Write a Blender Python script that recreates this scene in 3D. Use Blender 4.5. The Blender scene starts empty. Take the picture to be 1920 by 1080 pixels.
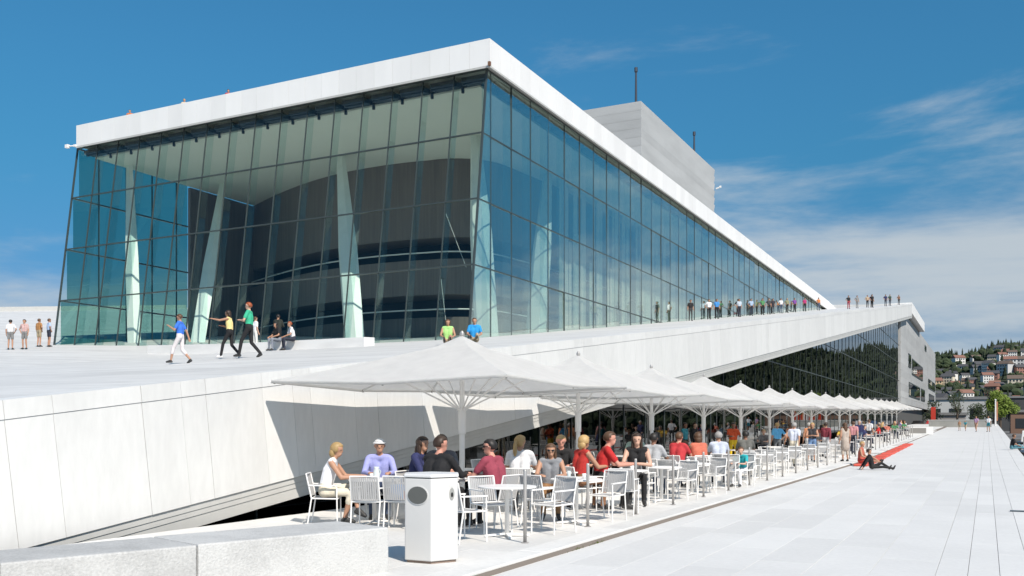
import bpy, bmesh, math, random
import numpy as np
from mathutils import Vector, Matrix, Euler
R = math.radians
rnd = random.Random(7)
sc = bpy.context.scene
C = sc.collection

# ------------------------------------------------------------------ camera
cam_d = bpy.data.cameras.new('camera'); cam = bpy.data.objects.new('camera', cam_d); C.objects.link(cam)
cam_d.sensor_width = 36.0; cam_d.lens = 1755 / 1920 * 36.0
cam_d.shift_y = (795 - 540) / 1920
cam_d.clip_start = .1; cam_d.clip_end = 20000
cam.location = (0, 0, 1.7); cam.rotation_euler = (R(90), 0, R(26.9))
sc.camera = cam

# ------------------------------------------------------------------ world and sun
SUN = Vector((.60, -.40, .69)).normalized()           # towards the sun
world = bpy.data.worlds.new('World'); sc.world = world; world.use_nodes = True
nt = world.node_tree; N = nt.nodes; L = nt.links
N.clear()
def wn(t, **k):
    n = N.new(t)
    for a, b in k.items(): setattr(n, a, b)
    return n
sky = wn('ShaderNodeTexSky', sky_type='NISHITA', sun_disc=False, sun_elevation=math.asin(SUN.z),
         sun_rotation=math.atan2(SUN.x, SUN.y), altitude=0, air_density=1.0, dust_density=.25, ozone_density=4.0)
tc = wn('ShaderNodeTexCoord'); sp = wn('ShaderNodeSeparateXYZ'); L.new(tc.outputs['Generated'], sp.inputs[0])
def wm(op, a, b=None, clamp=False):
    n = wn('ShaderNodeMath', operation=op, use_clamp=clamp)
    for i, v in enumerate((a, b)):
        if v is None: continue
        if isinstance(v, (int, float)): n.inputs[i].default_value = v
        else: L.new(v, n.inputs[i])
    return n.outputs[0]
mp = wn('ShaderNodeMapping'); mp.inputs['Scale'].default_value = (1, 1, 4.2); mp.inputs['Rotation'].default_value = (R(4), R(-5), 0)
mp.inputs['Location'].default_value = (5.5, .3, 0)
L.new(tc.outputs['Generated'], mp.inputs[0])
nz = wn('ShaderNodeTexNoise'); nz.inputs['Scale'].default_value = 1.9; nz.inputs['Detail'].default_value = 10; nz.inputs['Roughness'].default_value = .60
nz.inputs['Distortion'].default_value = .35
L.new(mp.outputs[0], nz.inputs['Vector'])
low = wn('ShaderNodeValToRGB'); cr = low.color_ramp; cr.interpolation = 'LINEAR'
for p_, v_ in ((.0, .86), (.12, .74), (.20, .42), (.27, .20), (.45, .06)):
    el = cr.elements.new(p_) if p_ not in (0.0,) else cr.elements[0]
    el.position = p_; el.color = (v_, v_, v_, 1)
cr.elements[-1].color = (.1, .1, .1, 1)
L.new(wm('ABSOLUTE', sp.outputs[2]), low.inputs[0])
cl = wm('ADD', wm('MULTIPLY', wm('SUBTRACT', nz.outputs[0], .5), 2.6), low.outputs[0])
dens = wn('ShaderNodeMapRange'); dens.interpolation_type = 'SMOOTHSTEP'
dens.inputs[1].default_value = .40; dens.inputs[2].default_value = 1.0; dens.inputs[3].default_value = 0; dens.inputs[4].default_value = .9
L.new(cl, dens.inputs[0])
tint = wn('ShaderNodeMix', data_type='RGBA', blend_type='MULTIPLY'); tint.inputs[0].default_value = 1
L.new(sky.outputs[0], tint.inputs[6]); dim = wn('ShaderNodeMapRange'); dim.interpolation_type = 'SMOOTHSTEP'
dim.inputs[1].default_value = .0; dim.inputs[2].default_value = .45; dim.inputs[3].default_value = .52; dim.inputs[4].default_value = 1.0
L.new(wm('ABSOLUTE', sp.outputs[2]), dim.inputs[0])
tc2 = wn('ShaderNodeMix', data_type='RGBA', blend_type='MULTIPLY'); tc2.inputs[0].default_value = 1
hor = wn('ShaderNodeMapRange'); hor.interpolation_type = 'SMOOTHSTEP'; hor.inputs[1].default_value = .0; hor.inputs[2].default_value = .28
L.new(wm('ABSOLUTE', sp.outputs[2]), hor.inputs[0])
tc3 = wn('ShaderNodeMix', data_type='RGBA'); L.new(hor.outputs[0], tc3.inputs[0]); tc3.inputs[6].default_value = (.48, .66, 1.0, 1); tc3.inputs[7].default_value = (.31, .80, .88, 1)
L.new(tc3.outputs[2], tc2.inputs[6]); L.new(dim.outputs[0], tc2.inputs[7]); L.new(tc2.outputs[2], tint.inputs[7])
mx = wn('ShaderNodeMix', data_type='RGBA'); L.new(dens.outputs[0], mx.inputs[0]); L.new(tint.outputs[2], mx.inputs[6])
mx.inputs[7].default_value = (3.95, 4.4, 4.75, 1)
bg = wn('ShaderNodeBackground'); bg.inputs[1].default_value = .10; L.new(mx.outputs[2], bg.inputs[0])
out = wn('ShaderNodeOutputWorld'); L.new(bg.outputs[0], out.inputs[0])
sun_d = bpy.data.lights.new('sun', 'SUN'); sun = bpy.data.objects.new('sun', sun_d); C.objects.link(sun)
sun_d.energy = 4.2; sun_d.angle = R(.5); sun_d.color = (1, .915, .815)
sun.rotation_euler = SUN.to_track_quat('Z', 'Y').to_euler(); sun.location = (30, -30, 60)
sc.view_settings.view_transform = 'Standard'; sc.view_settings.look = 'None'
sc.view_settings.exposure = .45; sc.view_settings.gamma = 1; sc.view_settings.use_curve_mapping = False
sc.render.engine = 'CYCLES'
sc.cycles.max_bounces = 8; sc.cycles.transparent_max_bounces = 24; sc.cycles.caustics_reflective = False; sc.cycles.caustics_refractive = False

# ------------------------------------------------------------------ materials
MATS = {}
def pbr(name, col, rough=.6, metal=0, var=0, vscale=3, bump=0, bscale=30, spec=.5, stretch=None, var_col=None, trans=0, fine=0):
    if name in MATS: return MATS[name]
    m = bpy.data.materials.new(name); m.use_nodes = True; n = m.node_tree.nodes; l = m.node_tree.links
    b = n['Principled BSDF']; b.inputs['Base Color'].default_value = (*col, 1); b.inputs['Roughness'].default_value = rough
    b.inputs['Metallic'].default_value = metal; b.inputs['Specular IOR Level'].default_value = spec
    if trans:
        t = n.new('ShaderNodeBsdfTranslucent'); t.inputs[0].default_value = (*col, 1)
        mxs = n.new('ShaderNodeMixShader'); mxs.inputs[0].default_value = trans
        l.new(b.outputs[0], mxs.inputs[1]); l.new(t.outputs[0], mxs.inputs[2]); l.new(mxs.outputs[0], n['Material Output'].inputs[0])
    if var or bump:
        g = n.new('ShaderNodeTexCoord'); src = g.outputs['Object']
        if stretch == 'world' or stretch is None:
            ge = n.new('ShaderNodeNewGeometry'); src = ge.outputs['Position']
        elif isinstance(stretch, tuple):
            ge = n.new('ShaderNodeNewGeometry'); mpn = n.new('ShaderNodeMapping'); mpn.inputs['Scale'].default_value = stretch
            l.new(ge.outputs['Position'], mpn.inputs[0]); src = mpn.outputs[0]
    if var:
        t = n.new('ShaderNodeTexNoise'); t.inputs['Scale'].default_value = vscale; t.inputs['Detail'].default_value = 6; t.inputs['Roughness'].default_value = .65
        l.new(src, t.inputs['Vector'])
        oi = n.new('ShaderNodeObjectInfo')
        a = n.new('ShaderNodeMath'); a.operation = 'MULTIPLY_ADD'; l.new(oi.outputs['Random'], a.inputs[0]); a.inputs[1].default_value = .35; a.inputs[2].default_value = -.175
        a2 = n.new('ShaderNodeMath'); a2.operation = 'ADD'; l.new(t.outputs[0], a2.inputs[0]); l.new(a.outputs[0], a2.inputs[1])
        fac = a2.outputs[0]
        if fine:
            t2 = n.new('ShaderNodeTexNoise'); t2.inputs['Scale'].default_value = fine; t2.inputs['Detail'].default_value = 3
            l.new(src, t2.inputs['Vector'])
            a3 = n.new('ShaderNodeMath'); a3.operation = 'MULTIPLY_ADD'; l.new(t2.outputs[0], a3.inputs[0]); a3.inputs[1].default_value = .6; l.new(fac, a3.inputs[2])
            a4 = n.new('ShaderNodeMath'); a4.operation = 'SUBTRACT'; l.new(a3.outputs[0], a4.inputs[0]); a4.inputs[1].default_value = .3; fac = a4.outputs[0]
        mr = n.new('ShaderNodeMapRange'); mr.inputs[1].default_value = .25; mr.inputs[2].default_value = .75
        l.new(fac, mr.inputs[0])
        mi = n.new('ShaderNodeMix'); mi.data_type = 'RGBA'
        c2 = var_col or tuple(c * (1 - var) for c in col)
        mi.inputs[6].default_value = (*c2, 1); mi.inputs[7].default_value = (*[min(1, c * (1 + var * .35)) for c in col], 1)
        l.new(mr.outputs[0], mi.inputs[0]); l.new(mi.outputs[2], b.inputs['Base Color'])
        if trans: l.new(mi.outputs[2], n['Translucent BSDF'].inputs[0])
    if bump:
        t = n.new('ShaderNodeTexNoise'); t.inputs['Scale'].default_value = bscale; t.inputs['Detail'].default_value = 5; l.new(src, t.inputs['Vector'])
        bp = n.new('ShaderNodeBump'); bp.inputs['Strength'].default_value = bump; bp.inputs['Distance'].default_value = .02
        l.new(t.outputs[0], bp.inputs['Height']); l.new(bp.outputs[0], b.inputs['Normal'])
    MATS[name] = m; return m
def glass(name, col, refl=.05, graze=.85, power=4.0, rough=.0, gcol=(1, 1, 1)):
    m = bpy.data.materials.new(name); m.use_nodes = True; n = m.node_tree.nodes; l = m.node_tree.links
    n.remove(n['Principled BSDF'])
    t = n.new('ShaderNodeBsdfTransparent'); t.inputs[0].default_value = (*col, 1)
    g = n.new('ShaderNodeBsdfGlossy'); g.inputs['Roughness'].default_value = rough; g.inputs[0].default_value = (*gcol, 1)
    lw = n.new('ShaderNodeLayerWeight'); lw.inputs[0].default_value = .5
    p = n.new('ShaderNodeMath'); p.operation = 'POWER'; l.new(lw.outputs['Facing'], p.inputs[0]); p.inputs[1].default_value = power
    a = n.new('ShaderNodeMath'); a.operation = 'MULTIPLY_ADD'; l.new(p.outputs[0], a.inputs[0]); a.inputs[1].default_value = graze; a.inputs[2].default_value = refl
    x = n.new('ShaderNodeMixShader'); l.new(a.outputs[0], x.inputs[0]); l.new(t.outputs[0], x.inputs[1]); l.new(g.outputs[0], x.inputs[2])
    l.new(x.outputs[0], n['Material Output'].inputs[0]); MATS[name] = m; return m

M_WHITE = pbr('white_marble_cladding', (.67, .67, .655), .5, var=.09, vscale=1.1, bump=.15, bscale=14, fine=9, stretch=(1, 1, .3))
M_ROOFW = pbr('white_roof_panel', (.80, .795, .78), .5, var=.08, vscale=.4, stretch=(1, 1, .3))
M_PLAZA = pbr('plaza_stone', (.67, .663, .645), .62, var=.10, vscale=.4, bump=.2, bscale=40, fine=14)
M_TERR = pbr('terrace_stone', (.70, .69, .665), .6, var=.14, vscale=.8, bump=.2, bscale=35, fine=12)
M_RAMP = pbr('ramp_marble', (.66, .655, .64), .55, var=.22, vscale=.5, bump=.15, bscale=20, stretch=(.25, 1.6, 1), fine=3)
M_BLOCK = pbr('rough_granite', (.48, .48, .47), .75, var=.3, vscale=1.3, bump=.5, bscale=45, fine=38)
M_JOINT = pbr('dark_joint', (.20, .17, .145), .9)
M_TRIM = pbr('grey_trim', (.50, .50, .48), .5, var=.1, vscale=2)
M_FRAME = pbr('dark_frame', (.055, .07, .07), .4, metal=.2)
M_GLASS = glass('clear_facade_glass', (.925, .965, .945), .02, .7, 4.5, gcol=(.85, .95, 1))
M_GLASS_S = glass('side_facade_glass', (.89, .96, .935), .09, .88, 1.9, gcol=(.92, 1, .95))
M_FIN = glass('fin_glass', (.88, .94, .935), .05, .5, 4)
M_GLASS_R = glass('teal_glass', (.52, .70, .66), .04, .6, 4, gcol=(.7, .9, 1))
M_FINE = pbr('fin_edge', (.45, .56, .56), .3)
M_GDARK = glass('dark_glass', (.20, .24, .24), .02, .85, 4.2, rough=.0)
M_CEIL = pbr('ceiling_plaster', (.78, .77, .70), .8, var=.05, vscale=.3)
M_OAK = pbr('oak_slats', (.18, .145, .13), .6, var=.35, vscale=2.2, stretch=(3, 3, .08))
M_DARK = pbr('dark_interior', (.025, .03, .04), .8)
M_STEELB = pbr('dark_beam', (.05, .065, .085), .6)
M_COL = pbr('column_white', (.74, .79, .75), .55, var=.1, vscale=1)
M_ALU = pbr('aluminium_cladding', (.46, .465, .46), .5, metal=.0, var=.12, vscale=.25, stretch=(1, .2, 3))
M_ALU2 = pbr('aluminium_plank', (.46, .465, .46), .5, metal=.0, var=.18, vscale=.3, stretch=(.4, .4, 2))
M_CANVAS = pbr('canvas', (.87, .865, .85), .8, var=.07, vscale=3, trans=.6, stretch='obj', bump=.5, bscale=3.5)
M_WPAINT = pbr('white_powder_coat', (.80, .79, .77), .4)
M_STEEL = pbr('brushed_steel', (.48, .46, .44), .38, metal=.5)
M_MESH = pbr('grey_sling', (.50, .50, .50), .8, trans=.2)
M_BIN = pbr('bin_white', (.62, .615, .60), .35, var=.03, vscale=4)
M_BLACK = pbr('black', (.012, .012, .012), .6)
M_HOLE_SHADE = pbr('bin_hole_shade', (.10, .105, .10), .8)
M_DGLASS = pbr('pitcher', (.55, .6, .6), .1)
M_RED = pbr('red_blanket', (.62, .10, .07), .85, var=.2, vscale=5)

def obj(name, me, mat=None, parent=None, **pr):
    o = bpy.data.objects.new(name, me); C.objects.link(o)
    if mat is not None and len(me.materials) == 0: me.materials.append(mat)
    if parent is not None: o.parent = parent
    for k, v in pr.items(): o[k] = v
    return o
def empty(name, label, cat, loc=(0, 0, 0), rz=0, group=None):
    o = bpy.data.objects.new(name, None); C.objects.link(o); o.location = loc; o.rotation_euler = (0, 0, rz)
    o['label'] = label; o['category'] = cat
    if group: o['group'] = group
    o.empty_display_size = .2
    return o
def tag(o, label, cat, group=None):
    o['label'] = label; o['category'] = cat
    if group: o['group'] = group
    return o

ORD = 'first second third fourth fifth sixth seventh eighth ninth tenth eleventh twelfth thirteenth fourteenth fifteenth sixteenth seventeenth eighteenth nineteenth twentieth'.split()
TEN = {20: 'twenty', 30: 'thirty'}
def ordinal(k):
    if k < 20: return ORD[k]
    n = k + 1
    return TEN[n // 10 * 10][:-1] + 'ieth' if n % 10 == 0 else TEN[n // 10 * 10] + '-' + ORD[n % 10 - 1]
class MB:
    def __init__(s): s.v = []; s.f = []; s.m = []
    def add(s, vs, fs, mi=0):
        o = len(s.v); s.v += [tuple(v) for v in vs]; s.f += [tuple(i + o for i in f) for f in fs]; s.m += [mi] * len(fs); return s
    def hexa(s, p, mi=0):        # p: 4 bottom ccw, 4 top ccw
        return s.add(p, [(3, 2, 1, 0), (4, 5, 6, 7), (0, 1, 5, 4), (1, 2, 6, 5), (2, 3, 7, 6), (3, 0, 4, 7)], mi)
    def box(s, x0, x1, y0, y1, z0, z1, mi=0):
        return s.hexa([(x0, y0, z0), (x1, y0, z0), (x1, y1, z0), (x0, y1, z0), (x0, y0, z1), (x1, y0, z1), (x1, y1, z1), (x0, y1, z1)], mi)
    def tube(s, a, b, ra, rb=None, n=8, mi=0):
        rb = ra if rb is None else rb
        a = Vector(a); b = Vector(b); d = (b - a).normalized()
        u = d.orthogonal().normalized(); w = d.cross(u)
        vs = []
        for c, r in ((a, ra), (b, rb)):
            for i in range(n):
                t = 2 * math.pi * i / n; vs.append(c + u * (r * math.cos(t)) + w * (r * math.sin(t)))
        fs = [(i, (i + 1) % n, n + (i + 1) % n, n + i) for i in range(n)] + [tuple(range(n - 1, -1, -1)), tuple(range(n, 2 * n))]
        return s.add(vs, fs, mi)
    def bar(s, a, b, w, h, mi=0):      # rectangular bar between two points
        a = Vector(a); b = Vector(b); d = (b - a).normalized()
        up = Vector((0, 0, 1)) if abs(d.z) < .95 else Vector((0, 1, 0))
        x = d.cross(up).normalized() * w / 2; y = x.cross(d).normalized() * h / 2
        return s.hexa([a - x - y, a + x - y, a + x + y, a - x + y, b - x - y, b + x - y, b + x + y, b - x + y], mi)
    def lathe(s, prof, n=16, cx=0, cy=0, mi=0):
        vs = []; k = len(prof)
        for r, z in prof:
            for i in range(n):
                t = 2 * math.pi * i / n; vs.append((cx + r * math.cos(t), cy + r * math.sin(t), z))
        fs = [(j * n + i, j * n + (i + 1) % n, (j + 1) * n + (i + 1) % n, (j + 1) * n + i) for j in range(k - 1) for i in range(n)]
        fs += [tuple(range(n - 1, -1, -1)), tuple(range((k - 1) * n, k * n))]
        return s.add(vs, fs, mi)
    def ell(s, c, r, n=10, k=7, mi=0):
        vs = []; 
        for j in range(1, k):
            p = math.pi * j / k
            for i in range(n):
                t = 2 * math.pi * i / n
                vs.append((c[0] + r[0] * math.sin(p) * math.cos(t), c[1] + r[1] * math.sin(p) * math.sin(t), c[2] + r[2] * math.cos(p)))
        vs += [(c[0], c[1], c[2] + r[2]), (c[0], c[1], c[2] - r[2])]; T = len(vs) - 2
        fs = [(j * n + i, (j + 1) * n + i, (j + 1) * n + (i + 1) % n, j * n + (i + 1) % n) for j in range(k - 2) for i in range(n)]
        fs += [(T, i, (i + 1) % n) for i in range(n)] + [(T + 1, (k - 2) * n + (i + 1) % n, (k - 2) * n + i) for i in range(n)]
        return s.add(vs, fs, mi)
    def mesh(s, name, mats=None, smooth=False):
        me = bpy.data.meshes.new(name); me.from_pydata(s.v, [], s.f); me.update()
        if mats:
            for m in mats: me.materials.append(m)
            me.polygons.foreach_set('material_index', s.m)
        if smooth: me.polygons.foreach_set('use_smooth', [True] * len(me.polygons))
        return me
    def build(s, name, mat=None, parent=None, smooth=False, **pr):
        mats = mat if isinstance(mat, (list, tuple)) else ([mat] if mat else None)
        return obj(name, s.mesh(name, mats, smooth), None, parent, **pr)
def bevel(o, w=.01, seg=2):
    m = o.modifiers.new('bevel', 'BEVEL'); m.width = w; m.segments = seg; m.limit_method = 'ANGLE'; return o

# ------------------------------------------------------------------ ground heights
def gz(Y): return max(0.0, Y - 45) * .0125            # the quay rises gently far off
def rz(X, Y):                                          # the sloping marble roof
    z = .99 + .122 * Y
    if X < -35: z += .045 * (min(25, -35 - X))
    if X < -60: z += .09 * (-60 - X)
    return z

# ================================================================== THE SETTING
# ground, water
MB().add([(-4000, -3000, -2.6), (6000, -3000, -2.6), (6000, 9000, -2.6), (-4000, 9000, -2.6)], [(0, 1, 2, 3)]).build(
    'ground', pbr('earth', (.10, .105, .08), .9, var=.3, vscale=.02), kind='structure')
wm_ = pbr('sea_water', (.015, .03, .04), .06, bump=.25, bscale=.8)
MB().add([(1.75, -60, -1.5), (900, -60, -1.5), (900, 520, -1.5), (1.75, 520, -1.5)], [(0, 1, 2, 3)]).build('water', wm_, kind='structure')

YS = [-12, 45, 100, 150, 186]
def sheet(x0, x1, ys, dz, name, mat, wall=1.4):
    mb = MB(); vs = []
    for y in ys:
        vs += [(x0, y, gz(y) + dz), (x1, y, gz(y) + dz), (x0, y, gz(y) + dz - wall), (x1, y, gz(y) + dz - wall)]
    fs = []
    for i in range(len(ys) - 1):
        a = 4 * i; b = a + 4
        fs += [(a, a + 1, b + 1, b), (a + 1, a + 3, b + 3, b + 1), (a, b, b + 2, a + 2)]
    fs += [(0, 2, 3, 1), (4 * len(ys) - 4, 4 * len(ys) - 3, 4 * len(ys) - 1, 4 * len(ys) - 2)]
    return mb.add(vs, fs).build(name, mat, kind='structure')
plaza = sheet(-5.2, 1.7, YS, -.105, 'plaza', M_JOINT, 1.6)
terrace = sheet(-11.62, -5.17, YS, -.02, 'terrace', M_JOINT, 1.5)

# plaza slabs: rows along the quay, each slab an object as far as one can tell them apart
def slab_mesh(cache, w, l, th=.06):
    k = (round(w, 3), round(l, 2))
    if k not in cache:
        mb = MB(); c = .002
        mb.add([(0, 0, -th), (w, 0, -th), (w, l, -th), (0, l, -th), (0, 0, -c), (w, 0, -c), (w, l, -c), (0, l, -c),
                (c, c, 0), (w - c, c, 0), (w - c, l - c, 0), (c, l - c, 0)],
               [(0, 1, 5, 4), (1, 2, 6, 5), (2, 3, 7, 6), (3, 0, 4, 7), (4, 5, 9, 8), (5, 6, 10, 9), (6, 7, 11, 10), (7, 4, 8, 11), (8, 9, 10, 11)])
        cache[k] = mb
    return cache[k]
def lay(parent, rows, y0, y1, zoff, lens, mat, nmax, gapx=.007, gapy=.006, ymax_obj=40, name='slab', seed=1, tilt=.0012):
    rr = random.Random(seed); cache = {}; meshes = {}; cnt = 0; rest = MB(); todo = []
    for (x0, x1, gx) in rows:
        y = y0 + rr.uniform(0, lens[0])
        while y < y1:
            l = rr.choice(lens) * (1 if y < 45 else 2)
            todo.append((x0, x1, gx, y, l)); y += l
    todo.sort(key=lambda t: max(t[3], -t[3] * 50))
    for (x0, x1, gx, y, l) in todo:
        w = x1 - x0 - gx; ll = l - gapy; mb = slab_mesh(cache, w, ll)
        dz = rr.uniform(-tilt, tilt)
        if cnt < nmax and y < ymax_obj and y > -1:
            k = (round(w, 3), round(ll, 2))
            if k not in meshes: meshes[k] = mb.mesh(name, [mat])
            o = obj(name, meshes[k], None, parent); o.location = (x0, y, gz(y) + zoff + dz); cnt += 1
        else:
            sl = (gz(y + l) - gz(y)) / l
            rest.add([(vx + x0, vy + y, vz + gz(y) + sl * vy + zoff + dz) for vx, vy, vz in mb.v], mb.f)
    if rest.v: rest.build('paving', mat, parent, kind='stuff')
rows = []
x = -5.17
for w in (.42, .70, .70, .70, .70, .70, .71, .34, .34, .33, .66, .56):
    rows.append((x, x + w, .0055 if x > -.95 else .0045)); x += w
lay(plaza, rows, -3, 186, -.075, (2.1, 2.8, 3.4), M_PLAZA, 150, ymax_obj=60, seed=3)
rows = []; x = -11.6
for w in (1.2, .9, 1.2, .9, 1.15): rows.append((x, x + w, .006)); x += w
rows.append((x, -5.62, .006))
lay(terrace, rows, -2, 175, 0.0, (1.2, 1.8, 2.4), M_TERR, 130, ymax_obj=40, seed=5)
# kerb stones along the terrace edge
rr = random.Random(11); y = 1.0; kc = {}
while y < 120:
    l = rr.choice((2.0, 2.4, 3.0))
    if (l,) not in kc:
        kc[(l,)] = MB().box(-.19, .217, .004, l - .004, -.30, .012).mesh('kerb_stone', [M_TERR])
    o = obj('kerb_stone', kc[(l,)], None, terrace); o.location = (-5.41, y, gz(y)); bevel(o, .012, 1)
    y += l

# ================================================================== OPERA HOUSE
opera = empty('opera_house', 'white angular building with glass facades and a sloping marble roof one can walk on', 'building', (-23.2, 40.9, 5.9))
OI = Matrix.Translation(-Vector(opera.location))
def op(o):
    if o.parent is None: o.parent = opera
    if o.parent is opera: o.matrix_parent_inverse = OI
    return o
# --- ramp (walkable roof) as one solid sheet, its edge clad in panels
xs = [-12.06, -22.8, -35, -60, -112]
RY = [-9, 0, 10, 20, 30, 41, 60, 90, 120, 150, 182]
mb = MB(); vs = []
for y in RY:
    for x in xs: vs.append((x, y, rz(x, y)))
n = len(xs)
fs = [(j * n + i, j * n + i + 1, (j + 1) * n + i + 1, (j + 1) * n + i) for j in range(len(RY) - 1) for i in range(n - 1)]
fs = [tuple(reversed(f)) for f in fs]
o0 = len(vs)
for y in RY: vs.append((-12.06, y, rz(-12, y) - 2.05)); vs.append((-13.3, y, rz(-12, y) - 2.4))
for j in range(len(RY) - 1):
    a = o0 + 2 * j; fs += [(j * n, (j + 1) * n, a + 2, a), (a, a + 2, a + 3, a + 1)]
mb.add(vs, fs)
mb.add([(-12.06, 182, 23.19), (-112, 182, 28), (-112, 182, 0), (-12.06, 182, 20.8)], [(0, 1, 2, 3)])
mb.add([(-112, -9, -1), (-112, 182, -1), (-112, 182, rz(-112, 182)), (-112, -9, rz(-112, -9))], [(0, 1, 2, 3)])
ramp = op(mb.build('ramp', M_RAMP))
SL = .122; nn = math.hypot(1, SL); U = Vector((0, 1 / nn, SL / nn)); V = Vector((0, SL / nn, -1 / nn))   # along, and down square to, the slope
TOP0 = Vector((-12.0, 0, .99))
def ramp_pt(s, v, x=-12.0):
    p = TOP0 + U * s + V * v; return Vector((x, p.y, p.z))
seams = [3.2, 5.0, 6.6, 8.25, 9.0, 10.58, 11.4, 11.95, 13.35, 14.2, 14.72, 16.15, 16.97, 18.78, 20.3]
y = seams[-1]; rr = random.Random(4)
while y < 181.5:
    y += rr.choice((.8, 1.25, 1.25, 1.6, 1.9)) * (1 if y < 60 else 1.5); seams.append(min(y, 182))
for i in range(len(seams) - 1):
    g = .008 if seams[i] < 25 else .005
    a, b = (seams[i] * nn + g / 2), (seams[i + 1] * nn - g / 2)
    off = rr.uniform(-.003, .003)
    for nm, v0, v1, ex in (('coping', -.03, .237, .012), ('panel', .243, 2.06, 0)):
        if nm == 'coping' and i % 1: continue
        xo = -11.99 + off + ex; xi = xo - .06
        ps = [ramp_pt(a, v1, xi), ramp_pt(a, v1, xo), ramp_pt(b, v1, xo), ramp_pt(b, v1, xi), ramp_pt(a, v0, xi if nm == 'panel' else -12.5), ramp_pt(a, v0, xo), ramp_pt(b, v0, xo), ramp_pt(b, v0, xi if nm == 'panel' else -12.5)]
        if nm == 'coping':
            ps[0] = ramp_pt(a, v1, -12.5); ps[3] = ramp_pt(b, v1, -12.5)
        op(MB().hexa(ps).build(nm, M_WHITE, ramp))
# stepped trim under the panels
mb = MB()
for v0, v1, x in ((2.072, 2.178, -12.025), (2.184, 2.278, -12.04), (2.284, 2.48, -12.055)):
    mb.hexa([ramp_pt(0, v1, -13.2), ramp_pt(0, v1, x), ramp_pt(184.5, v1, x), ramp_pt(184.5, v1, -13.2), ramp_pt(0, v0, -13.2), ramp_pt(0, v0, x), ramp_pt(184.5, v0, x), ramp_pt(184.5, v0, -13.2)])
op(mb.build('soffit_trim', M_TRIM, ramp))

# --- main volume
XC, XL = -23.2, -54.4
def fy(z): return 40.9 + .134 * (z - 5.98)
ZR = [5.3, 9.8, 13.25, 16.75, 20.16]
nf = 16; wf = (XC - XL) / nf
mb = MB()
for i in range(nf + 1):
    x = XL + i * wf; w = .022 if 0 < i < nf else .055
    for d0, d1 in ((-.015, .07),):
        mb.hexa([(x - w, fy(5.2) + d0, 5.2), (x + w, fy(5.2) + d0, 5.2), (x + w, fy(5.2) + d1, 5.2), (x - w, fy(5.2) + d1, 5.2),
                 (x - w, fy(20.2) + d0, 20.2), (x + w, fy(20.2) + d0, 20.2), (x + w, fy(20.2) + d1, 20.2), (x - w, fy(20.2) + d1, 20.2)])
for z in ZR[1:]:
    mb.box(XL, XC, fy(z) - .03, fy(z) + .08, z - .034, z + .034)
ff = op(mb.build('front_facade', M_FRAME))
fin_v = MB(); 
tilt = math.atan(.134)
for j in range(4):
    z0, z1 = ZR[j] + .045, ZR[j + 1] - .045; H = (z1 - z0) / math.cos(tilt)
    pm = MB().box(.035, wf - .035, -.01, .01, 0, H).mesh('pane', [M_GLASS])
    for i in range(nf):
        o = op(obj('pane', pm, None, ff)); o.location = (XL + i * wf, fy(z0) + .03, z0); o.rotation_euler = (-tilt + rnd.uniform(-.0025, .0025), 0, rnd.uniform(-.002, .002))
H = (20.0 - 5.3) / math.cos(tilt)
fm = MB().box(-.012, .012, .14, .62, 0, H, 0).mesh('glass_fin', [M_FIN, M_FINE])
for i in range(1, nf):
    o = op(obj('glass_fin', fm, None, ff)); o.location = (XL + i * wf, fy(5.3), 5.3); o.rotation_euler = (-tilt, 0, 0)
# --- right-hand facade, parallel to the quay
ws = 2.4; ns = 48
mb = MB()
for i in range(1, ns):
    y = 40.9 + i * ws
    if y > 158: break
    zb = rz(XC, y) - .3; 
    if i == 1: zb = rz(XC, y) - .3
    mb.box(XC - .07, XC + .005, y - .018, y + .018, zb, 20.2)
for z in ZR[1:]:
    mb.box(XC - .08, XC + .015, fy(z), min(157, (z + .5 - .99) / .122), z - .03, z + .03)
mb.box(XC - .1, XC + .05, 41, 157, -5, -4.9)
mb.v = mb.v[:-8]; mb.f = mb.f[:-6]; mb.m = mb.m[:-6]
sf = op(mb.build('side_facade', M_FRAME))
pms = {}
fms = MB().box(-.55, -.1, -.012, .012, 0, 14.5, 0).mesh('glass_fin', [M_FIN, M_FINE])
for i in range(ns):
    y = 40.9 + i * ws
    if y > 156: break
    for j in range(4):
        z0, z1 = ZR[j] + .04, ZR[j + 1] - .04
        if z1 < rz(XC, y) + .02: continue
        if i == 0:
            a = MB().hexa([(XC - .03, fy(z0) + .08, z0), (XC - .01, fy(z0) + .08, z0), (XC - .01, y + ws - .03, z0), (XC - .03, y + ws - .03, z0),
                           (XC - .03, fy(z1) + .08, z1), (XC - .01, fy(z1) + .08, z1), (XC - .01, y + ws - .03, z1), (XC - .03, y + ws - .03, z1)])
            if fy(z1) + .12 < y + ws - .03: op(a.build('pane', M_GLASS_S, sf))
            else:
                pass
            continue
        if i == 1 and j == 3: pass
        if j not in pms: pms[j] = MB().box(-.01, .01, .03, ws - .03, 0, z1 - z0).mesh('pane', [M_GLASS_S])
        o = op(obj('pane', pms[j], None, sf)); o.location = (XC - .02, y, z0); o.rotation_euler = (0, rnd.uniform(-.007, .007), rnd.uniform(-.006, .006))
    if i > 0:
        o = op(obj('glass_fin', fms, None, sf)); o.location = (XC, y, max(5.5, rz(XC, y) - 1)); o.scale.z = (20.0 - o.location.z) / 14.5
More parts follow.
